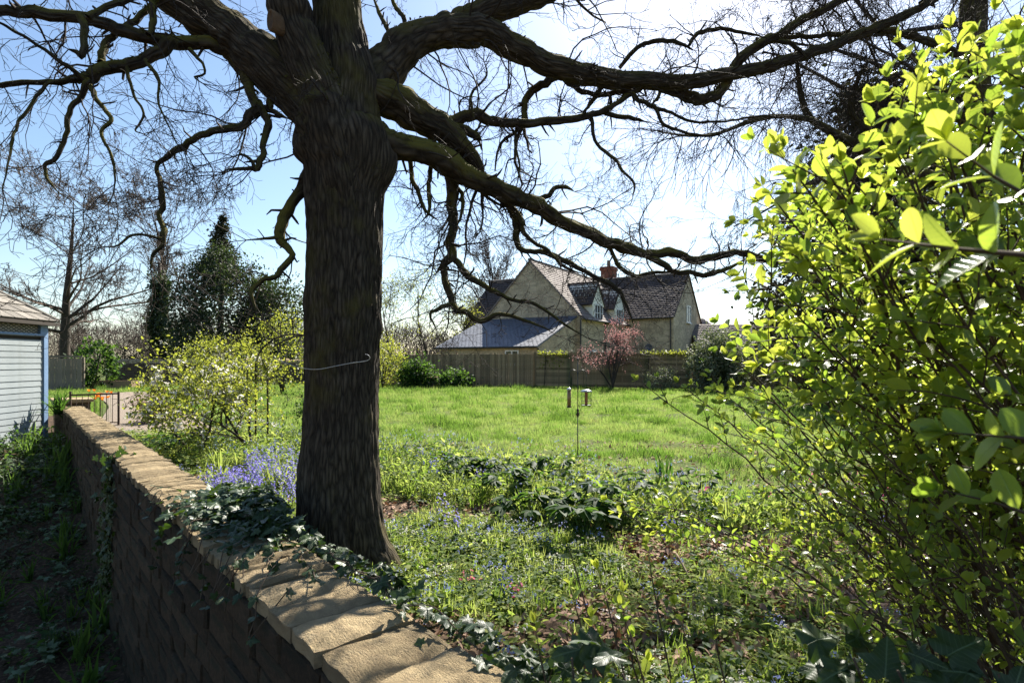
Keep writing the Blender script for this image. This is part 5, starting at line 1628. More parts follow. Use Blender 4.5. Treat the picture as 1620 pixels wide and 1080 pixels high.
b = MB(); b.lathe([(.034, .236), (.036, .25), (.024, .265), (.004, .27)], 14); b.build('lid', MT['steel'], tf, smooth=True)
b = MB(); b.lathe([(.031, -.02), (.033, -.002)], 14); b.build('base', MT['blackmetal'], tf)
b = MB(); b.tube([(-.02, 0, .26), (0, 0, .36), (.02, 0, .26)], .002, 4); b.build('handle', MT['blackmetal'], tf)
cf = thing('cage_feeder', fp + Vector((.125, 0, .77)), 'wire cage bird feeder with a wide pale lid hanging from the right hook', 'bird feeder')
b = MB()
for k in range(14):
    a = k / 14 * 2 * math.pi; b.tube([(.075 * math.cos(a), .075 * math.sin(a), .0), (.075 * math.cos(a), .075 * math.sin(a), .20)], .0018, 4)
for zz in (.0, .07, .14, .2): b.tube([(.075 * math.cos(a), .075 * math.sin(a), zz) for a in np.linspace(0, 2 * math.pi, 19)], .0018, 4)
b.build('cage', MT['blackmetal'], cf)
b = MB(); b.lathe([(.086, .202), (.086, .212), (.05, .232), (.006, .24)], 18); b.build('lid', MT['steel'], cf, smooth=True)
b = MB(); b.lathe([(.022, .012), (.022, .195)], 10); b.build('seed_tube', MT['terracotta'], cf)
b = MB(); b.lathe([(.07, .002), (.07, .010)], 14); b.build('tray', MT['blackmetal'], cf)
b = MB(); b.tube([(-.03, 0, .235), (0, 0, .35), (.03, 0, .235)], .002, 4); b.build('handle', MT['blackmetal'], cf)

# bird bath by the fence
bb = thing('bird_bath', (-4.15, 29.6, 0), 'small stone pedestal bath at the foot of the boarded fence', 'bird bath')
b = MB(); b.lathe([(.22, 0), (.22, .06), (.12, .10), (.10, .45), (.14, .5)], 14); b.build('pedestal', MT['mortar'], bb, smooth=True)
b = MB(); b.lathe([(.10, .502), (.33, .56), (.34, .6), (.28, .585), (.1, .56)], 16); b.build('bowl', MT['coping'], bb, smooth=True)

# iron arch over the path side, left of the oak
ar = thing('garden_arch', (-4.1, 9.1, 0), 'thin dark iron rose arch with upright finials left of the oak', 'garden arch')
for y0, nm in ((0, 'hoop'), (.45, 'hoop')):
    b = MB()
    pts = [(0, y0, -.1), (0, y0, 1.35)] + [(.62 - .62 * math.cos(a), y0, 1.35 + .52 * math.sin(a)) for a in np.linspace(.15, math.pi - .15, 14)] + [(1.24, y0, 1.35), (1.24, y0, -.1)]
    b.tube(pts, .014, 7); b.build(nm, MT['iron'], ar, smooth=True)
b = MB()
for zz in (.4, .8, 1.2):
    for x_ in (0, 1.24): b.tube([(x_, 0, zz), (x_, .45, zz)], .006, 6)
b.build('rung', MT['iron'], ar)
for x_, h in ((.40, .27), (.60, .36), (.84, .27)):
    b = MB(); zb = 1.35 + .52 * math.sin(math.acos(max(-1, min(1, (.62 - x_) / .62)))) - .02
    b.tube([(x_, 0, zb), (x_ - .005, 0, zb + h * .6), (x_, 0, zb + h)], [.006, .011, .002], 6); b.build('finial', MT['iron'], ar, smooth=True)
b = MB(); b.tube([(.40, 0, 1.92), (.5, 0, 1.88), (.58, 0, 1.95), (.6, 0, 2.1)], .006, 6); b.tube([(.6, 0, 2.1), (.64, 0, 1.98), (.74, 0, 1.9), (.86, 0, 1.88)], .006, 6); b.build('scroll', MT['iron'], ar, smooth=True)

# rusty low gate at the wall end of the path
gt = thing('iron_gate', (-9.55, 12.3, 0), 'low rusty iron railing gate beside the far end of the wall', 'gate', rz=R(-4))
b = MB(); b.tube([(0, 0, .70), (1.1, 0, .74)], .018, 6); b.build('rail', MT['iron'], gt)
b = MB(); b.tube([(.0, 0, .12), (1.1, 0, .12)], .012, 6); b.build('rail', MT['iron'], gt)
for x_ in (0, 1.1):
    b = MB(); b.tube([(x_, 0, -.1), (x_, 0, .78)], .022, 6); b.build('post', MT['iron'], gt)
rod = MB(); rod.tube([(0, 0, .12), (0, 0, .72)], .007, 5); rm = rod.mesh('rod', MT['iron'])
for k in range(1, 8):
    o = put('rod', rm, gt); o.location = (k * 1.1 / 8, 0, 0)

# raised timber planter and paving edge
pl = thing('raised_planter', (-20.3, 29, 0), 'open timber raised planter box on the far lawn', 'planter', rz=R(12))
for nm, lo, hi in (('side_panel', (-1.0, -.5, 0), (1.0, -.45, .42)), ('side_panel', (-1.0, .45, 0), (1.0, .5, .42)), ('end_panel', (-1.0, -.448, 0), (-.95, .448, .42)), ('end_panel', (.95, -.448, 0), (1.0, .448, .42))):
    b = MB(); b.box(lo, hi); b.build(nm, MT['planter'], pl)
b = MB(); b.box((-.948, -.448, .0), (.948, .448, .36), jit=.01); b.build('earth', MT['soil'], pl)
st = thing('stone_trough', (-22.6, 29.2, 0), 'long grey stone trough lying on the grass beside the pale fence', 'trough')
b = MB(); b.box((-.8, -.25, 0), (.8, .25, .25), jit=.02); b.box((-.7, -.18, .252), (.7, .18, .29), 1, jit=.01); b.build('trough', [MT['slate'], MT['soil']], st)
lp = thing('log_seat', (-14.6, 23.5, 0), 'small dark tree stump seat at the edge of the far lawn', 'stump')
b = MB(); b.lathe([(.34, 0), (.28, .1), (.26, .36), (.22, .38)], 14); b.build('stump', MT['limb_bark'], lp, smooth=True)

# parked car by the boundary wall
car = thing('parked_car', (-20.9, 37.0, 0), 'dark blue parked car mostly hidden behind the white flowering tree', 'car', rz=R(2))
b = MB()
body = [(-2.1, .32), (2.05, .32), (2.12, .6), (2.0, .78), (1.15, .9), (-2.0, .92), (-2.14, .7)]
cabin = [(1.15, .9), (.45, 1.38), (-1.2, 1.42), (-1.85, .93)]
b.prism([Vector((x_, -.85, z_)) for x_, z_ in body], [Vector((x_, .85, z_)) for x_, z_ in body])
b.prism([Vector((x_, -.72 if z_ < 1.2 else -.58, z_ - .003)) for x_, z_ in cabin], [Vector((x_, .72 if z_ < 1.2 else .58, z_ - .003)) for x_, z_ in cabin])
b.build('body', MT['carblue'], car)
for xs_ in ((-1.55, -.35), (-.28, .78)):
    b = MB(); z0_, z1_ = .97, 1.32
    A = [Vector((xs_[0] + .05, -.73, z0_)), Vector((xs_[1] + .1 * (xs_[1] > .5), -.73, z0_)), Vector((xs_[1] - .28 * (xs_[1] > .5), -.615, z1_)), Vector((xs_[0] + .22 * (xs_[0] < -1), -.615, z1_))]
    b.prism(A, [q + Vector((0, .03, 0)) for q in A]); b.build('window', MT['glass'], car)
for x_ in (-1.35, 1.35):
    for y_ in (-.84, .84):
        b = MB(); b.lathe([(.2, -.09), (.31, -.09), (.31, .09), (.2, .09)], 18)
        Mx = Matrix.Translation((x_, y_, .31)) @ Matrix.Rotation(R(90), 4, 'X'); b.v = [tuple(Mx @ Vector(v)) for v in b.v]
        w_ = b.build('wheel', MT['rubber'], car)
        b = MB(); b.lathe([(.04, -.1), (.19, -.1), (.19, .1), (.04, .1)], 12); b.v = [tuple(Mx @ Vector(v)) for v in b.v]; b.build('rim', MT['steel'], w_)
for y_ in (-.6, .6):
    b = MB(); b.box((2.0, y_ - .16, .62), (2.13, y_ + .16, .74)); b.build('headlight', MT['steel'], car)

# white flowering quince by the path
FT = dict(n=[6, 6, 5, 4], wig=[.12, .2, .22, .25], grav=[.02, -.02, -.02, 0], ch=[7, 6, 4, 0], st=[.3, .2, .15, 0], ang=[.8, .7, .7, .7], up=[.1, .05, .05, 0], len=[.65, .5, .5], rr=[.55, .55, .55], minr=.0028, endr=.35)
for i, (px, d, L, lab, lean, sd) in enumerate(((408, 8.9, 1.5, 'white flowering fruit tree with fresh leaves at the foot of the iron arch', (-.25, .1, 1), 5), (318, 8.6, 1.35, 'white flowering fruit tree with low stem near the wall', (-.35, 0, 1), 6), (360, 10.5, 1.5, 'white flowering fruit tree farthest back beside the gravel path', (-.2, 0, 1), 8))):
    x_ = (px - CX) / F * d
    t, tips = tree('flowering_tree', x_, d, lab, 'white flowering fruit trees', FT, L, .026, sd, lean, mb='twig', mt_='twig', thick=.016, leaf=('lime', .052, 6, .09), stems=3)
    T = np.array(tips); sel = T[NG.random(len(T)) < .22]
    P_ = np.repeat(sel[:, :3], 6, axis=0) + NG.normal(size=(len(sel) * 6, 3)) * .018
    tag(put('blossom', leafmesh('blossom', CARD, P_, rdirs(len(P_)), rdirs(len(P_), 1), NG.uniform(.035, .06, len(P_)), MT['white_petal']), t), kind='stuff')
# dry brown shrub by the gate
tree('dry_shrub', -8.1, 12.9, 'low tangle of dry brown stems between gate and gravel path', None, dict(FT, grav=[0, -.02, -.05, 0]), .55, .012, 15, mb='twig', mt_='straw', thick=.02, stems=9, leaf=('brownleaf', .035, 3, .05))
tree('young_shrub', -3.75, 11.2, 'small loose leafed shrub just left of the oak trunk', None, FT, 1.0, .02, 16, mb='twig', mt_='twig', thick=.03, stems=4, leaf=('hellebore', .05, 5, .06))


# ------------------------------------------------------------------ clump plants
def strap_plant(name, loc, label, n, L, w, m, seed, group=None, spread=.5, flowers=None, stiff=1.0):
    r = random.Random(seed); t = thing(name, loc, label, 'plant', group)
    b = MB()
    for _ in range(n):
        a = r.uniform(0, 6.283); tilt = abs(r.gauss(0, spread)); l = L * r.uniform(.6, 1.1)
        d = Vector((math.cos(a) * math.sin(tilt), math.sin(a) * math.sin(tilt), math.cos(tilt))); sd = Vector((-math.sin(a), math.cos(a), 0))
        p = Vector((r.gauss(0, .04), r.gauss(0, .04), -.01)); pts = []
        for k in range(7):
            u = k / 6; ww = w * (.55 + .9 * u) * (1 - u ** 3) + .0005
            pts += [p - sd * ww + d.cross(sd) * ww * .4, p, p + sd * ww + d.cross(sd) * ww * .4]
            p = p + d * l / 6
            d = (d + Vector((math.cos(a) * .16, math.sin(a) * .16, -.20)) * (u * 1.2) / stiff).normalized()
        b.add(pts, [(3 * k + j, 3 * k + j + 1, 3 * k + j + 4, 3 * k + j + 3) for k in range(6) for j in range(2)])
    b.build('blades', MT[m], t, smooth=True)
    return t


def on(px, py, d=None):
    d = d or CAMZ * F / (py - HY)
    x_ = (px - CX) / F * d
    return Vector((x_, d, ground_z(x_, d)))


strap_plant('strap_plant', wp(12.6, .25, -.12), 'bright green strap leaved plant spilling over the far end of the wall', 46, .5, .022, 'hellebore', 3, spread=.75)
strap_plant('strap_plant', on(350, 768, 6.7), 'grassy strap leaved clump behind the wall left of the bluebells', 34, .42, .013, 'cover', 5, spread=.55)
strap_plant('iris_clump', on(1052, 775, 6.5), 'upright sword leaved clump at the lawn edge right of the feeder pole', 14, .42, .016, 'hellebore', 6, spread=.28, stiff=3)
strap_plant('strap_plant', on(770, 720, 8.6), 'small grassy tuft at the lawn edge between trunk and feeder', 24, .25, .009, 'cover', 9, spread=.6)
for i, (x_, y_, lab) in enumerate(((-2.05, 2.45, 'dark sword leaved plant in deep shade at the bottom left corner'), (-1.72, 2.5, 'arching strap leaved plant in the shade beside the foot of the wall'), (-2.9, 3.2, 'strap leaved clump further back in the shaded lower bed'))):
    strap_plant('strap_plant', (x_, y_, -1.5), lab, 20, .85 if i != 1 else .7, .017, 'hellebore', 20 + i, 'strap plants in the shaded bed', spread=.35 if i != 1 else .8, stiff=2 if i != 1 else 1)


def palmate_plant(loc, label, seed, n=16, h=.34, s=.12):
    r = random.Random(seed); t = thing('hellebore_plant', loc, label, 'plant', 'dark leaved clumps in the flower bed')
    seg = []; P_, D, N_, Z = [], [], [], []
    for _ in range(n):
        a = r.uniform(0, 6.283); rad = r.uniform(.05, .27); top = Vector((math.cos(a) * rad, math.sin(a) * rad, h * r.uniform(.55, 1.1) * (1 - rad)))
        seg.append((0, 0, 0, *top, .004, .003))
        for k in range(7):
            b_ = a + (k - 3) * .48
            P_.append(top); D.append((math.cos(b_), math.sin(b_), r.uniform(-.35, .05))); N_.append((r.gauss(0, .25), r.gauss(0, .25), 1)); Z.append(s * r.uniform(.75, 1.15))
    put('stalks', segmesh('stalks', seg, MT['hellebore'], 4), t)
    tag(put('foliage', leafmesh('foliage', SIMPLE, P_, D, N_, Z, MT['hellebore']), t), kind='stuff')


for i, (px, py, lab) in enumerate(((768, 770, 'dark hand leaved clump nearest the left of the bed, lawn edge'), (735, 762, 'dark hand leaved clump directly right of the oak trunk'), (802, 798, 'dark hand leaved clump in the middle of the bed'), (878, 770, 'dark hand leaved clump below and left of the feeder pole'), (842, 832, 'low dark clump in front of the feeder pole'), (955, 830, 'big dark clump right of centre in the bed'), (1000, 812, 'dark clump beside the sword leaved plant'), (925, 860, 'dark clump lowest in the middle of the bed'), (1110, 790, 'dark clump half hidden by the sunlit shrub'), (690, 745, 'small dark clump behind the trunk foot'))):
    palmate_plant(on(px, py), lab, 60 + i, 18 if i < 6 else 12, .36 if i != 9 else .26)

# orange flowers by the gate and pot
of = thing('orange_tulips', (-9.75, 13.4, .0), 'patch of orange spring flowers near the far end of the wall', 'flowers')
seg = []; P_, D, N_, Z = [], [], [], []
for _ in range(17):
    x_, y_ = NG.uniform(-.28, .28), NG.uniform(-.3, .3); h = NG.uniform(.5, .72)
    seg.append((x_, y_, 0, x_ + NG.normal() * .02, y_, h, .004, .003))
    for k in range(6):
        a = k * 1.047; P_.append((x_, y_, h)); D.append((math.cos(a) * .5, math.sin(a) * .5, .8)); N_.append((-math.cos(a), -math.sin(a), .3)); Z.append(NG.uniform(.055, .075))
put('stalks', segmesh('stalks', seg, MT['grass'], 4), of)
tag(put('petals', leafmesh('petals', CARD, P_, D, N_, Z, MT['orange_petal']), of), kind='stuff')
# low leafy clump right of the path by the wall, and the bergenia behind the shrub
for loc, lab, n, rx, ry, h, s, m, fl, sd in (((-5.4, 9.2, 0), 'broad green leafy clump on the garden side of the wall', 420, .9, .55, .28, .10, 'hellebore', 0, 1), ((-4.5, 7.7, 0), 'light green leafy clump behind the wall below the flowering trees', 520, .85, .5, .22, .07, 'cover', 0, 2), ((4.0, 4.9, 0), 'broad leaved plant with pink flowers seen through the shrub stems', 420, 1.5, .8, .25, .13, 'hellebore', 90, 3), ((-3.0, 8.6, 0), 'bushy green clump behind the bluebells beside the oak', 420, .6, .5, .35, .06, 'cover', 0, 4)):
    t = thing('leafy_clump', loc, lab, 'plant')
    g = np.random.default_rng(900 + sd)
    q = g.normal(size=(n, 3)) * np.array([rx * .5, ry * .5, 0]); q[:, 2] = h * np.exp(-(q[:, 0] / rx) ** 2) * g.uniform(.2, 1, n)
    stp = [(*(a * .6), 0, *a2, .004, .003) for a, a2 in zip(q[:60, :2], q[:60])]
    put('stalks', segmesh('stalks', stp, MT['hellebore'], 4), t)
    tag(put('foliage', leafmesh('foliage', OVATE, q, g.normal(size=(n, 3)) * np.array([1, 1, .3]), g.normal(size=(n, 3)) * .35 + np.array([0, 0, 1]), g.uniform(.6, 1.2, n) * s, MT[m]), t), kind='stuff')
    if fl:
        f = g.normal(size=(fl, 3)) * np.array([rx * .55, ry * .5, 0]); f[:, 2] = g.uniform(.25, .5, fl); f = np.repeat(f, 6, axis=0) + g.normal(size=(fl * 6, 3)) * .02
        tag(put('flowers', leafmesh('flowers', CARD, f, g.normal(size=f.shape), g.normal(size=f.shape) + np.array([0, 0, 1]), g.uniform(.02, .035, len(f)), MT['pink_petal']), t), kind='stuff')
# pale fallen sticks in the bed
for pts, lab in ((((1070, 905, 3.95), (1095, 925, 3.7), (1128, 985, 3.2)), 'pale bare stick leaning in the leaf litter under the shrub'), (((985, 838, 4.9), (1040, 850, 4.7), (1092, 846, 4.6)), 'thin fallen stick lying across the bed right of centre'), (((700, 840, 4.9), (735, 828, 5.1)), 'short fallen stick in the bed right of the trunk')):
    q = []
    for px, py, d in pts:
        p = on(px, py, d); p.z += .03; q.append(p)
    q[0].z += .10
    b = MB(); b.tube([Vector(v) for v in catmull(q, 5)], [.008 - .004 * i / (len(q) * 5) for i in range((len(q) - 1) * 5 + 1)], 6)
    o = b.build('fallen_stick', MT['straw'], smooth=True); tag(o, lab, 'stick')

# ivy on the fence tops
for x0, x1, lab, n, m in ((1.4, 2.9, 'ivy clump spilling over the panel fence left of the red maple', 260, 'lime'), (6.4, 8.6, 'yellow green ivy along the top of the fence left of the rounded bush', 260, 'lime')):
    t = thing('fence_ivy', (x0, 30.4 - (x0 - 1.25) * .389, 0), lab, 'ivy')
    g = np.random.default_rng(int(x0 * 10)); u = g.random(n)
    q = np.stack([u * (x1 - x0), -u * (x1 - x0) * .389 - .05 + g.normal(size=n) * .06, 1.84 + g.normal(size=n) * .07 - (g.random(n) < .4) * g.random(n) * (.8 if x0 < 3 else .1)], axis=1)
    b = MB(); b.tube([(.3, -.2, 0), (.35, -.2, .9), (.4, -.15, 1.8)], .02, 6); b.build('stem', MT['twig'], t)
    tag(put('foliage', leafmesh('foliage', CARD, q, g.normal(size=(n, 3)), g.normal(size=(n, 3)) + np.array([0, 0, .6]), g.uniform(.07, .13, n), MT[m]), t), kind='stuff')

# ------------------------------------------------------------------ ground cover, grass and litter (uncountable)
def proto(name, parts):
    """source mesh for scattering, several materials"""
    V = []; Fq = {}; mats = []; rn = []
    me = bpy.data.meshes.new(name)
    vs, fs, mi = [], [], []
    for k, (tmpl, P_, D, N_, Z, m) in enumerate(parts):
        TV, TF = tmpl
        M = frames(np.array(D, dtype=float), np.array(N_, dtype=float))
        for i in range(len(P_)):
            b0 = len(vs)
            for v in TV:
                w = M[i] @ np.array(v) * Z[i] + np.array(P_[i]); vs.append(tuple(w))
            for f in TF: fs.append([b0 + a for a in f]); mi.append(k)
        me.materials.append(MT[m])
    me.from_pydata(vs, [], fs)
    me.polygons.foreach_set('material_index', mi); me.polygons.foreach_set('use_smooth', [True] * len(fs))
    o = bpy.data.objects.new(name, me)
    return o


def scatter(name, pts, scl, idx, protos, label, tilt=.12):
    col = bpy.data.collections.new(name + '_sources')
    for k, o in enumerate(protos):
        o.name = '%s_source_%s' % (name, 'abcdefghij'[k]); col.objects.link(o)
    n = len(pts)
    me = bpy.data.meshes.new(name)
    me.vertices.add(n); me.vertices.foreach_set('co', np.asarray(pts, dtype=np.float32).ravel())
    rot = np.stack([NG.normal(size=n) * tilt, NG.normal(size=n) * tilt, NG.uniform(0, 6.283, n)], axis=1)
    for an, ty, fld, arr in (('rot', 'FLOAT_VECTOR', 'vector', rot), ('scl', 'FLOAT', 'value', scl), ('idx', 'INT', 'value', idx)):
        a = me.attributes.new(an, ty, 'POINT'); a.data.foreach_set(fld, np.asarray(arr, dtype=np.int32 if ty == 'INT' else np.float32).ravel())
    o = put(name, me); tag(o, label, kind='stuff')
    ng = bpy.data.node_groups.new(name, 'GeometryNodeTree')
    ng.interface.new_socket('Geometry', in_out='INPUT', socket_type='NodeSocketGeometry'); ng.interface.new_socket('Geometry', in_out='OUTPUT', socket_type='NodeSocketGeometry')
    gi, go = ng.nodes.new('NodeGroupInput'), ng.nodes.new('NodeGroupOutput')
    ip = ng.nodes.new('GeometryNodeInstanceOnPoints'); ci = ng.nodes.new('GeometryNodeCollectionInfo')
    ci.inputs['Collection'].default_value = col; ci.inputs['Separate Children'].default_value = True; ci.inputs['Reset Children'].default_value = True
    ip.inputs['Pick Instance'].default_value = True
    def att(nm, ty):
        a = ng.nodes.new('GeometryNodeInputNamedAttribute'); a.data_type = ty; a.inputs['Name'].default_value = nm; return a.outputs['Attribute']
    ng.links.new(gi.outputs[0], ip.inputs['Points']); ng.links.new(ci.outputs[0], ip.inputs['Instance'])
    ng.links.new(att('idx', 'INT'), ip.inputs['Instance Index']); ng.links.new(att('rot', 'FLOAT_VECTOR'), ip.inputs['Rotation']); ng.links.new(att('scl', 'FLOAT'), ip.inputs['Scale'])
    ng.links.new(ip.outputs[0], go.inputs[0])
    md = o.modifiers.new('scatter', 'NODES'); md.node_group = ng
    return o


BLADE = ([(-.035, 0, 0), (.035, 0, 0), (-.028, .5, .06), (.028, .5, .06), (0, 1, -.08)], [(0, 1, 3, 2), (2, 3, 4)])


def tuft(name, n, h, spread, m, r0=.05, w=1.0, extra=()):
    g = np.random.default_rng(abs(hash(name)) % 1000 if False else sum(map(ord, name)))
    a = g.uniform(0, 6.283, n); til = np.abs(g.normal(0, spread, n))
    D = np.stack([np.cos(a) * np.sin(til), np.sin(a) * np.sin(til), np.cos(til)], axis=1)
    P_ = np.stack([g.normal(0, r0, n), g.normal(0, r0, n), np.full(n, -.01)], axis=1)
    T = ([(x * w, y, z) for x, y, z in BLADE[0]], BLADE[1])
    return proto(name, [(T, P_, D, g.normal(size=(n, 3)) + np.array([0, 0, .3]), h * g.uniform(.55, 1.15, n), m)] + list(extra))


def rosette(name, n, s, h, rad, m, tmpl=SIMPLE, flowers=0, fm='forget', fs=.012, upd=.25):
    g = np.random.default_rng(sum(map(ord, name)))
    a = g.uniform(0, 6.283, n); r = rad * np.sqrt(g.random(n))
    P_ = np.stack([np.cos(a) * r, np.sin(a) * r, h * g.random(n)], axis=1)
    D = np.stack([np.cos(a), np.sin(a), g.normal(upd, .3, n)], axis=1)
    parts = [(tmpl, P_, D, g.normal(size=(n, 3)) * .35 + np.array([0, 0, 1]), s * g.uniform(.6, 1.2, n), m)]
    if flowers:
        k = flowers
        f = np.stack([g.normal(0, rad * .55, k), g.normal(0, rad * .55, k), g.uniform(h * .9, h * 1.7, k)], axis=1)
        f = np.repeat(f, 4, axis=0) + g.normal(size=(k * 4, 3)) * fs * .5
        parts.append((CARD, f, g.normal(size=f.shape), g.normal(size=f.shape) + np.array([0, 0, 1.2]), fs * g.uniform(.7, 1.3, len(f)), fm))
    return proto(name, parts)


def bluebell_proto(name, n):
    g = np.random.default_rng(sum(map(ord, name)))
    F_, D_, N_, Z_ = [], [], [], []
    st_p, st_d = [], []
    for _ in range(n):
        x_, y_ = g.normal(0, .05, 2); h = g.uniform(.2, .33); le = g.normal(0, .25, 2)
        top = np.array([x_ + le[0] * h, y_ + le[1] * h, h])
        st_p.append((x_, y_, 0)); st_d.append(top - np.array([x_, y_, 0]))
        for k in range(9):
            u = .5 + .5 * k / 8
            F_.append(np.array([x_, y_, 0]) * (1 - u) + top * u + g.normal(0, .012, 3)); a = g.uniform(0, 6.28); D_.append((math.cos(a), math.sin(a), -.6)); N_.append((0, 0, 1) + g.normal(0, .3, 3)); Z_.append(g.uniform(.02, .03))
    m = 9; a = g.uniform(0, 6.283, m); til = np.abs(g.normal(.5, .3, m))
    T = ([(x_ * 1.6, y_, z_) for x_, y_, z_ in BLADE[0]], BLADE[1])
    return proto(name, [(CARD, F_, D_, N_, Z_, 'bluebell'), (([(x_ * .5, y_, 0) for x_, y_, z_ in BLADE[0]], BLADE[1]), st_p, st_d, [(.3, .5, .1)] * n, [float(np.linalg.norm(d)) for d in st_d], 'cover'),
                        (T, [(0, 0, 0)] * m, np.stack([np.cos(a) * np.sin(til), np.sin(a) * np.sin(til), np.cos(til)], axis=1), [(0, 0, 1)] * m, list(g.uniform(.14, .24, m)), 'grass')])


def field(n, x0, x1, y0, y1, keep):
    out_ = []
    X = NG.uniform(x0, x1, n); Y = NG.uniform(y0, y1, n)
    for x_, y_ in zip(X, Y):
        if keep(x_, y_): out_.append((x_, y_, ground_z(x_, y_)))
    return out_


def garden(x_, y_):
    s = -((x_ - WC.x) * WN.x + (y_ - WC.y) * WN.y); t = (x_ - WC.x) * WD.x + (y_ - WC.y) * WD.y
    return (s > .24 or t > 13.5) and abs(x_) < y_ * .98 + .3 and (x_ + 1.27) ** 2 + (y_ - OD) ** 2 > .14


def on_path(x_, y_):
    k = (y_ - 10.8) / 14.5
    return -.05 < k < 1.02 and abs((x_ + 6.6 + 10.6 * k) * .81) < 1.0


# lawn
def lawn_keep(x_, y_):
    if not garden(x_, y_) or on_path(x_, y_) or (y_ > 15 and x_ < -17 and y_ > 33): return False
    k = y_ - bed_edge(x_) + .9 * noise.noise(Vector((x_, y_, 1)))
    thin = .62 + .6 * noise.noise(Vector((x_ * .8, y_ * .8, 5))) + .1 * k + (.25 if y_ > 14 else 0)
    return k > -.3 and random.random() < max(.10, min(1, thin))


pts = field(34000, -14, 11, 4.5, 14, lawn_keep) + field(27000, -20, 16, 14, 22, lawn_keep) + field(30000, -26, 24, 22, 33, lawn_keep)
yy = np.array([p[1] for p in pts])
kind = []
for p in pts:
    v = noise.noise(Vector((p[0] * 1.3, p[1] * 1.0, 40))) + .5 * noise.noise(Vector((p[0] * 3.5, p[1] * 2.6, 41))) + random.gauss(0, .16)
    kind.append(4 if v > .42 else 5 if v < -.52 else random.randrange(4))
kind = np.array(kind)
scatter('lawn_grass', pts, (.8 + .03 * yy) * NG.uniform(.6, 1.3, len(pts)) * np.array([max(.45, 1 + .8 * noise.noise(Vector((p[0] * 1.6, p[1] * 1.2, 9))) + .5 * noise.noise(Vector((p[0] * 4, p[1] * 3, 2)))) for p in pts]), kind,
        [tuft('ga', 22, .075, .55, 'grass', .05), tuft('gb', 20, .06, .7, 'grass', .06), tuft('gc', 24, .09, .45, 'grass', .045), tuft('gd', 16, .05, .8, 'grass', .06), tuft('ge', 26, .12, .5, 'grass_dark', .05), tuft('gf', 16, .05, .95, 'grass_dry', .06)], 'bright green lawn grass behind the flower bed')
# carpet of low plants in the bed
def bed_keep(x_, y_):
    if not garden(x_, y_): return False
    k = y_ - bed_edge(x_) + .8 * noise.noise(Vector((x_, y_, 1)))
    if k > .5: return False
    lit = (x_ > .75 + .3 * noise.noise(Vector((y_ * 2, x_, 3))) and y_ < 4.4 and y_ > 2.6)          # leaf litter shows under the shrub
    dn = .76 + 1.8 * noise.noise(Vector((x_ * 1.2, y_ * 1.2, 15)))
    return random.random() < (dn * .2 if lit else max(.05, min(1, dn)))


pts = field(34000, -8, 6, 1.9, 11.5, bed_keep) + field(16000, -1.5, 3.5, 2.2, 5.2, bed_keep)
sel = NG.random(len(pts))
idx = np.select([sel < .34, sel < .60, sel < .74, sel < .845, sel < .86, sel < .975], [0, 1, 2, 3, 4, 5], 6)
scatter('ground_cover', pts, NG.uniform(.55, 1.25, len(pts)), idx,
        [rosette('ra', 20, .036, .05, .08, 'cover'), rosette('rb', 24, .028, .07, .075, 'cover', OVATE_B), rosette('rc', 15, .05, .06, .07, 'cover', SIMPLE), tuft('rd', 18, .11, .7, 'cover', .03, 1.2),
         rosette('re', 22, .03, .08, .08, 'cover', SIMPLE, 8, 'forget', .010), rosette('rf', 18, .045, .09, .08, 'hellebore', SIMPLE), rosette('rg', 16, .034, .06, .07, 'cover', SIMPLE, 9, 'white_petal', .010)], 'mixed low green plants carpeting the flower bed')
# taller loose growth through the middle of the bed
pts = [p for p in field(5200, -5, 5, 4.8, 10, lambda x_, y_: garden(x_, y_) and -2.6 < y_ - bed_edge(x_) + .7 * noise.noise(Vector((x_, y_, 4))) < .0)]
scatter('border_plants', pts, NG.uniform(.6, 1.4, len(pts)), NG.choice([0, 0, 1, 2, 3, 3], len(pts)),
        [rosette('ta', 26, .05, .2, .10, 'cover', SIMPLE, 0, upd=.5), rosette('tb', 24, .055, .22, .10, 'hellebore', SIMPLE, 0, upd=.5), rosette('tc', 24, .045, .2, .09, 'cover', OVATE_B, 4, 'forget', .010, .5), tuft('td', 22, .22, .5, 'cover', .03, .9)], 'knee high leafy border plants along the lawn edge')
# bluebells: the drift left of the trunk, and a few strays
pts = [p for p in field(420, -4.1, -1.4, 5.2, 8.6, lambda x_, y_: garden(x_, y_) and abs((x_ + 2.65) / .82) ** 2 + abs((y_ - 6.7) / 1.35) ** 2 < 1 + .9 * noise.noise(Vector((x_ * 3, y_ * 3, 0))))]
pts += field(18, -2.5, 3.5, 3.2, 8.5, lambda x_, y_: garden(x_, y_) and y_ < bed_edge(x_))
scatter('bluebells', pts, NG.uniform(.75, 1.2, len(pts)), NG.integers(0, 3, len(pts)), [bluebell_proto('ba', 4), bluebell_proto('bb', 3), bluebell_proto('bc', 5)], 'drift of violet bluebells left of the oak trunk', .05)
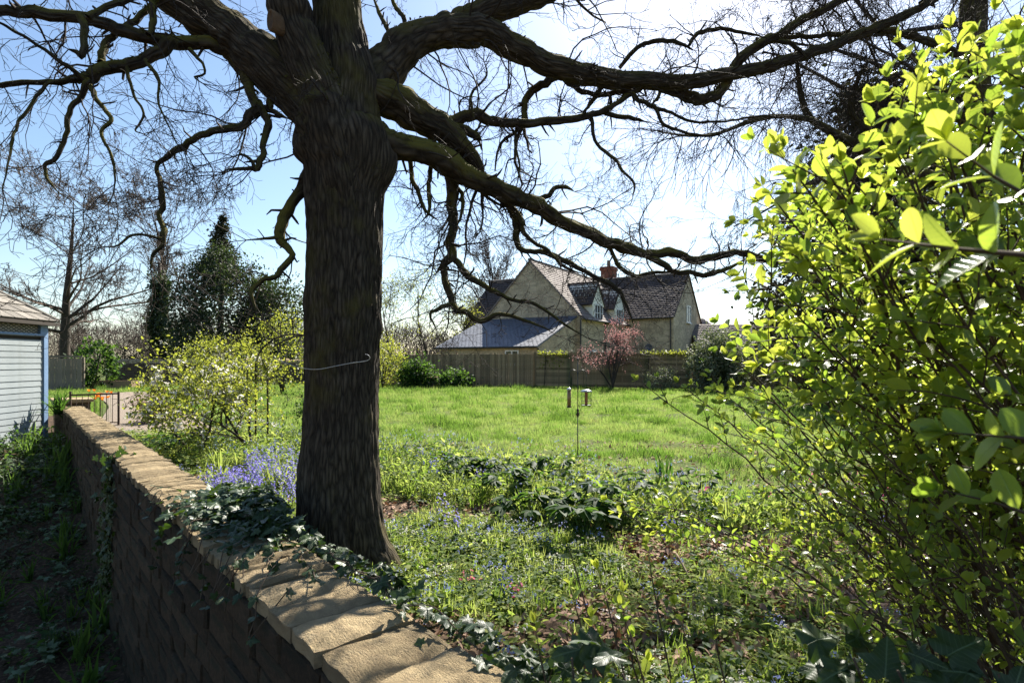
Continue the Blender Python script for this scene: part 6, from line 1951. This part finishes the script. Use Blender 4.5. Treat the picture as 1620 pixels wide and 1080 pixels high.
# pink primulas near the wall
pts = [on(*q) for q in ((742, 925), (750, 932), (818, 945), (735, 918), (1390, 745), (1440, 760), (812, 955))]
scatter('pink_flowers', pts, np.full(len(pts), 1.0), np.zeros(len(pts)), [rosette('pk', 12, .05, .05, .06, 'cover', SIMPLE, 4, 'pink_petal', .018)], 'few pink flowers low in the bed near the wall')
# leaf litter
LIT = [proto('la', [(OVATE_B, [(0, 0, .008)], [(1, 0, .1)], [(0, .2, 1)], [.06], 'brownleaf')]), proto('lb', [(leaf_template(.3, [(.3, .8), (.7, .9)], -.5, -.4), [(0, 0, .012)], [(1, .3, .0)], [(.3, 0, 1)], [.055], 'brownleaf')]), proto('lc', [(CARD, [(0, 0, .006)], [(0, 1, .2)], [(.2, .1, 1)], [.05], 'brownleaf')])]
def lit_keep(x_, y_):
    if not garden(x_, y_): return False
    w = 1.0 if (x_ > .4 and y_ < 5) else .62 if y_ < bed_edge(x_) else .17
    return random.random() < w * max(.08, min(1, .40 - 1.8 * noise.noise(Vector((x_ * 1.2, y_ * 1.2, 15))) + (.5 if x_ > .5 else 0)))
pts = field(40000, -4, 5, 2, 10, lit_keep) + field(5000, .4, 3, 2.4, 4.6, lit_keep)
pts = [(a, b_, c_ + .012) for a, b_, c_ in pts]
scatter('leaf_litter', pts, NG.uniform(.6, 1.3, len(pts)), NG.integers(0, 3, len(pts)), LIT, 'dry brown fallen leaves scattered over the bed', .35)
# shaded lower bed on the left: ferny weeds and ivy
def low_keep(x_, y_):
    s = -((x_ - WC.x) * WN.x + (y_ - WC.y) * WN.y); t = (x_ - WC.x) * WD.x + (y_ - WC.y) * WD.y
    return s < -.25 and t < 13 and -1.05 * y_ - .5 < x_ and not (y_ > 11.4 and x_ < -9.5)
pts = field(6500, -13, -.8, 1.6, 12.2, low_keep)
pts = [p for p in pts if random.random() < .22 + .42 * sstep(4.5, 9, p[1])]
scatter('shade_plants', pts, NG.uniform(.7, 1.7, len(pts)), NG.integers(0, 4, len(pts)),
        [rosette('sa', 26, .06, .25, .14, 'evergreen', SIMPLE, upd=.4), rosette('sb', 22, .06, .12, .12, 'ivy', IVY), tuft('sc', 20, .32, .5, 'grass_dark', .03, 1.0), rosette('sd', 24, .045, .3, .12, 'hellebore', SIMPLE, upd=.5)], 'tangle of weeds in the shaded bed below the wall')
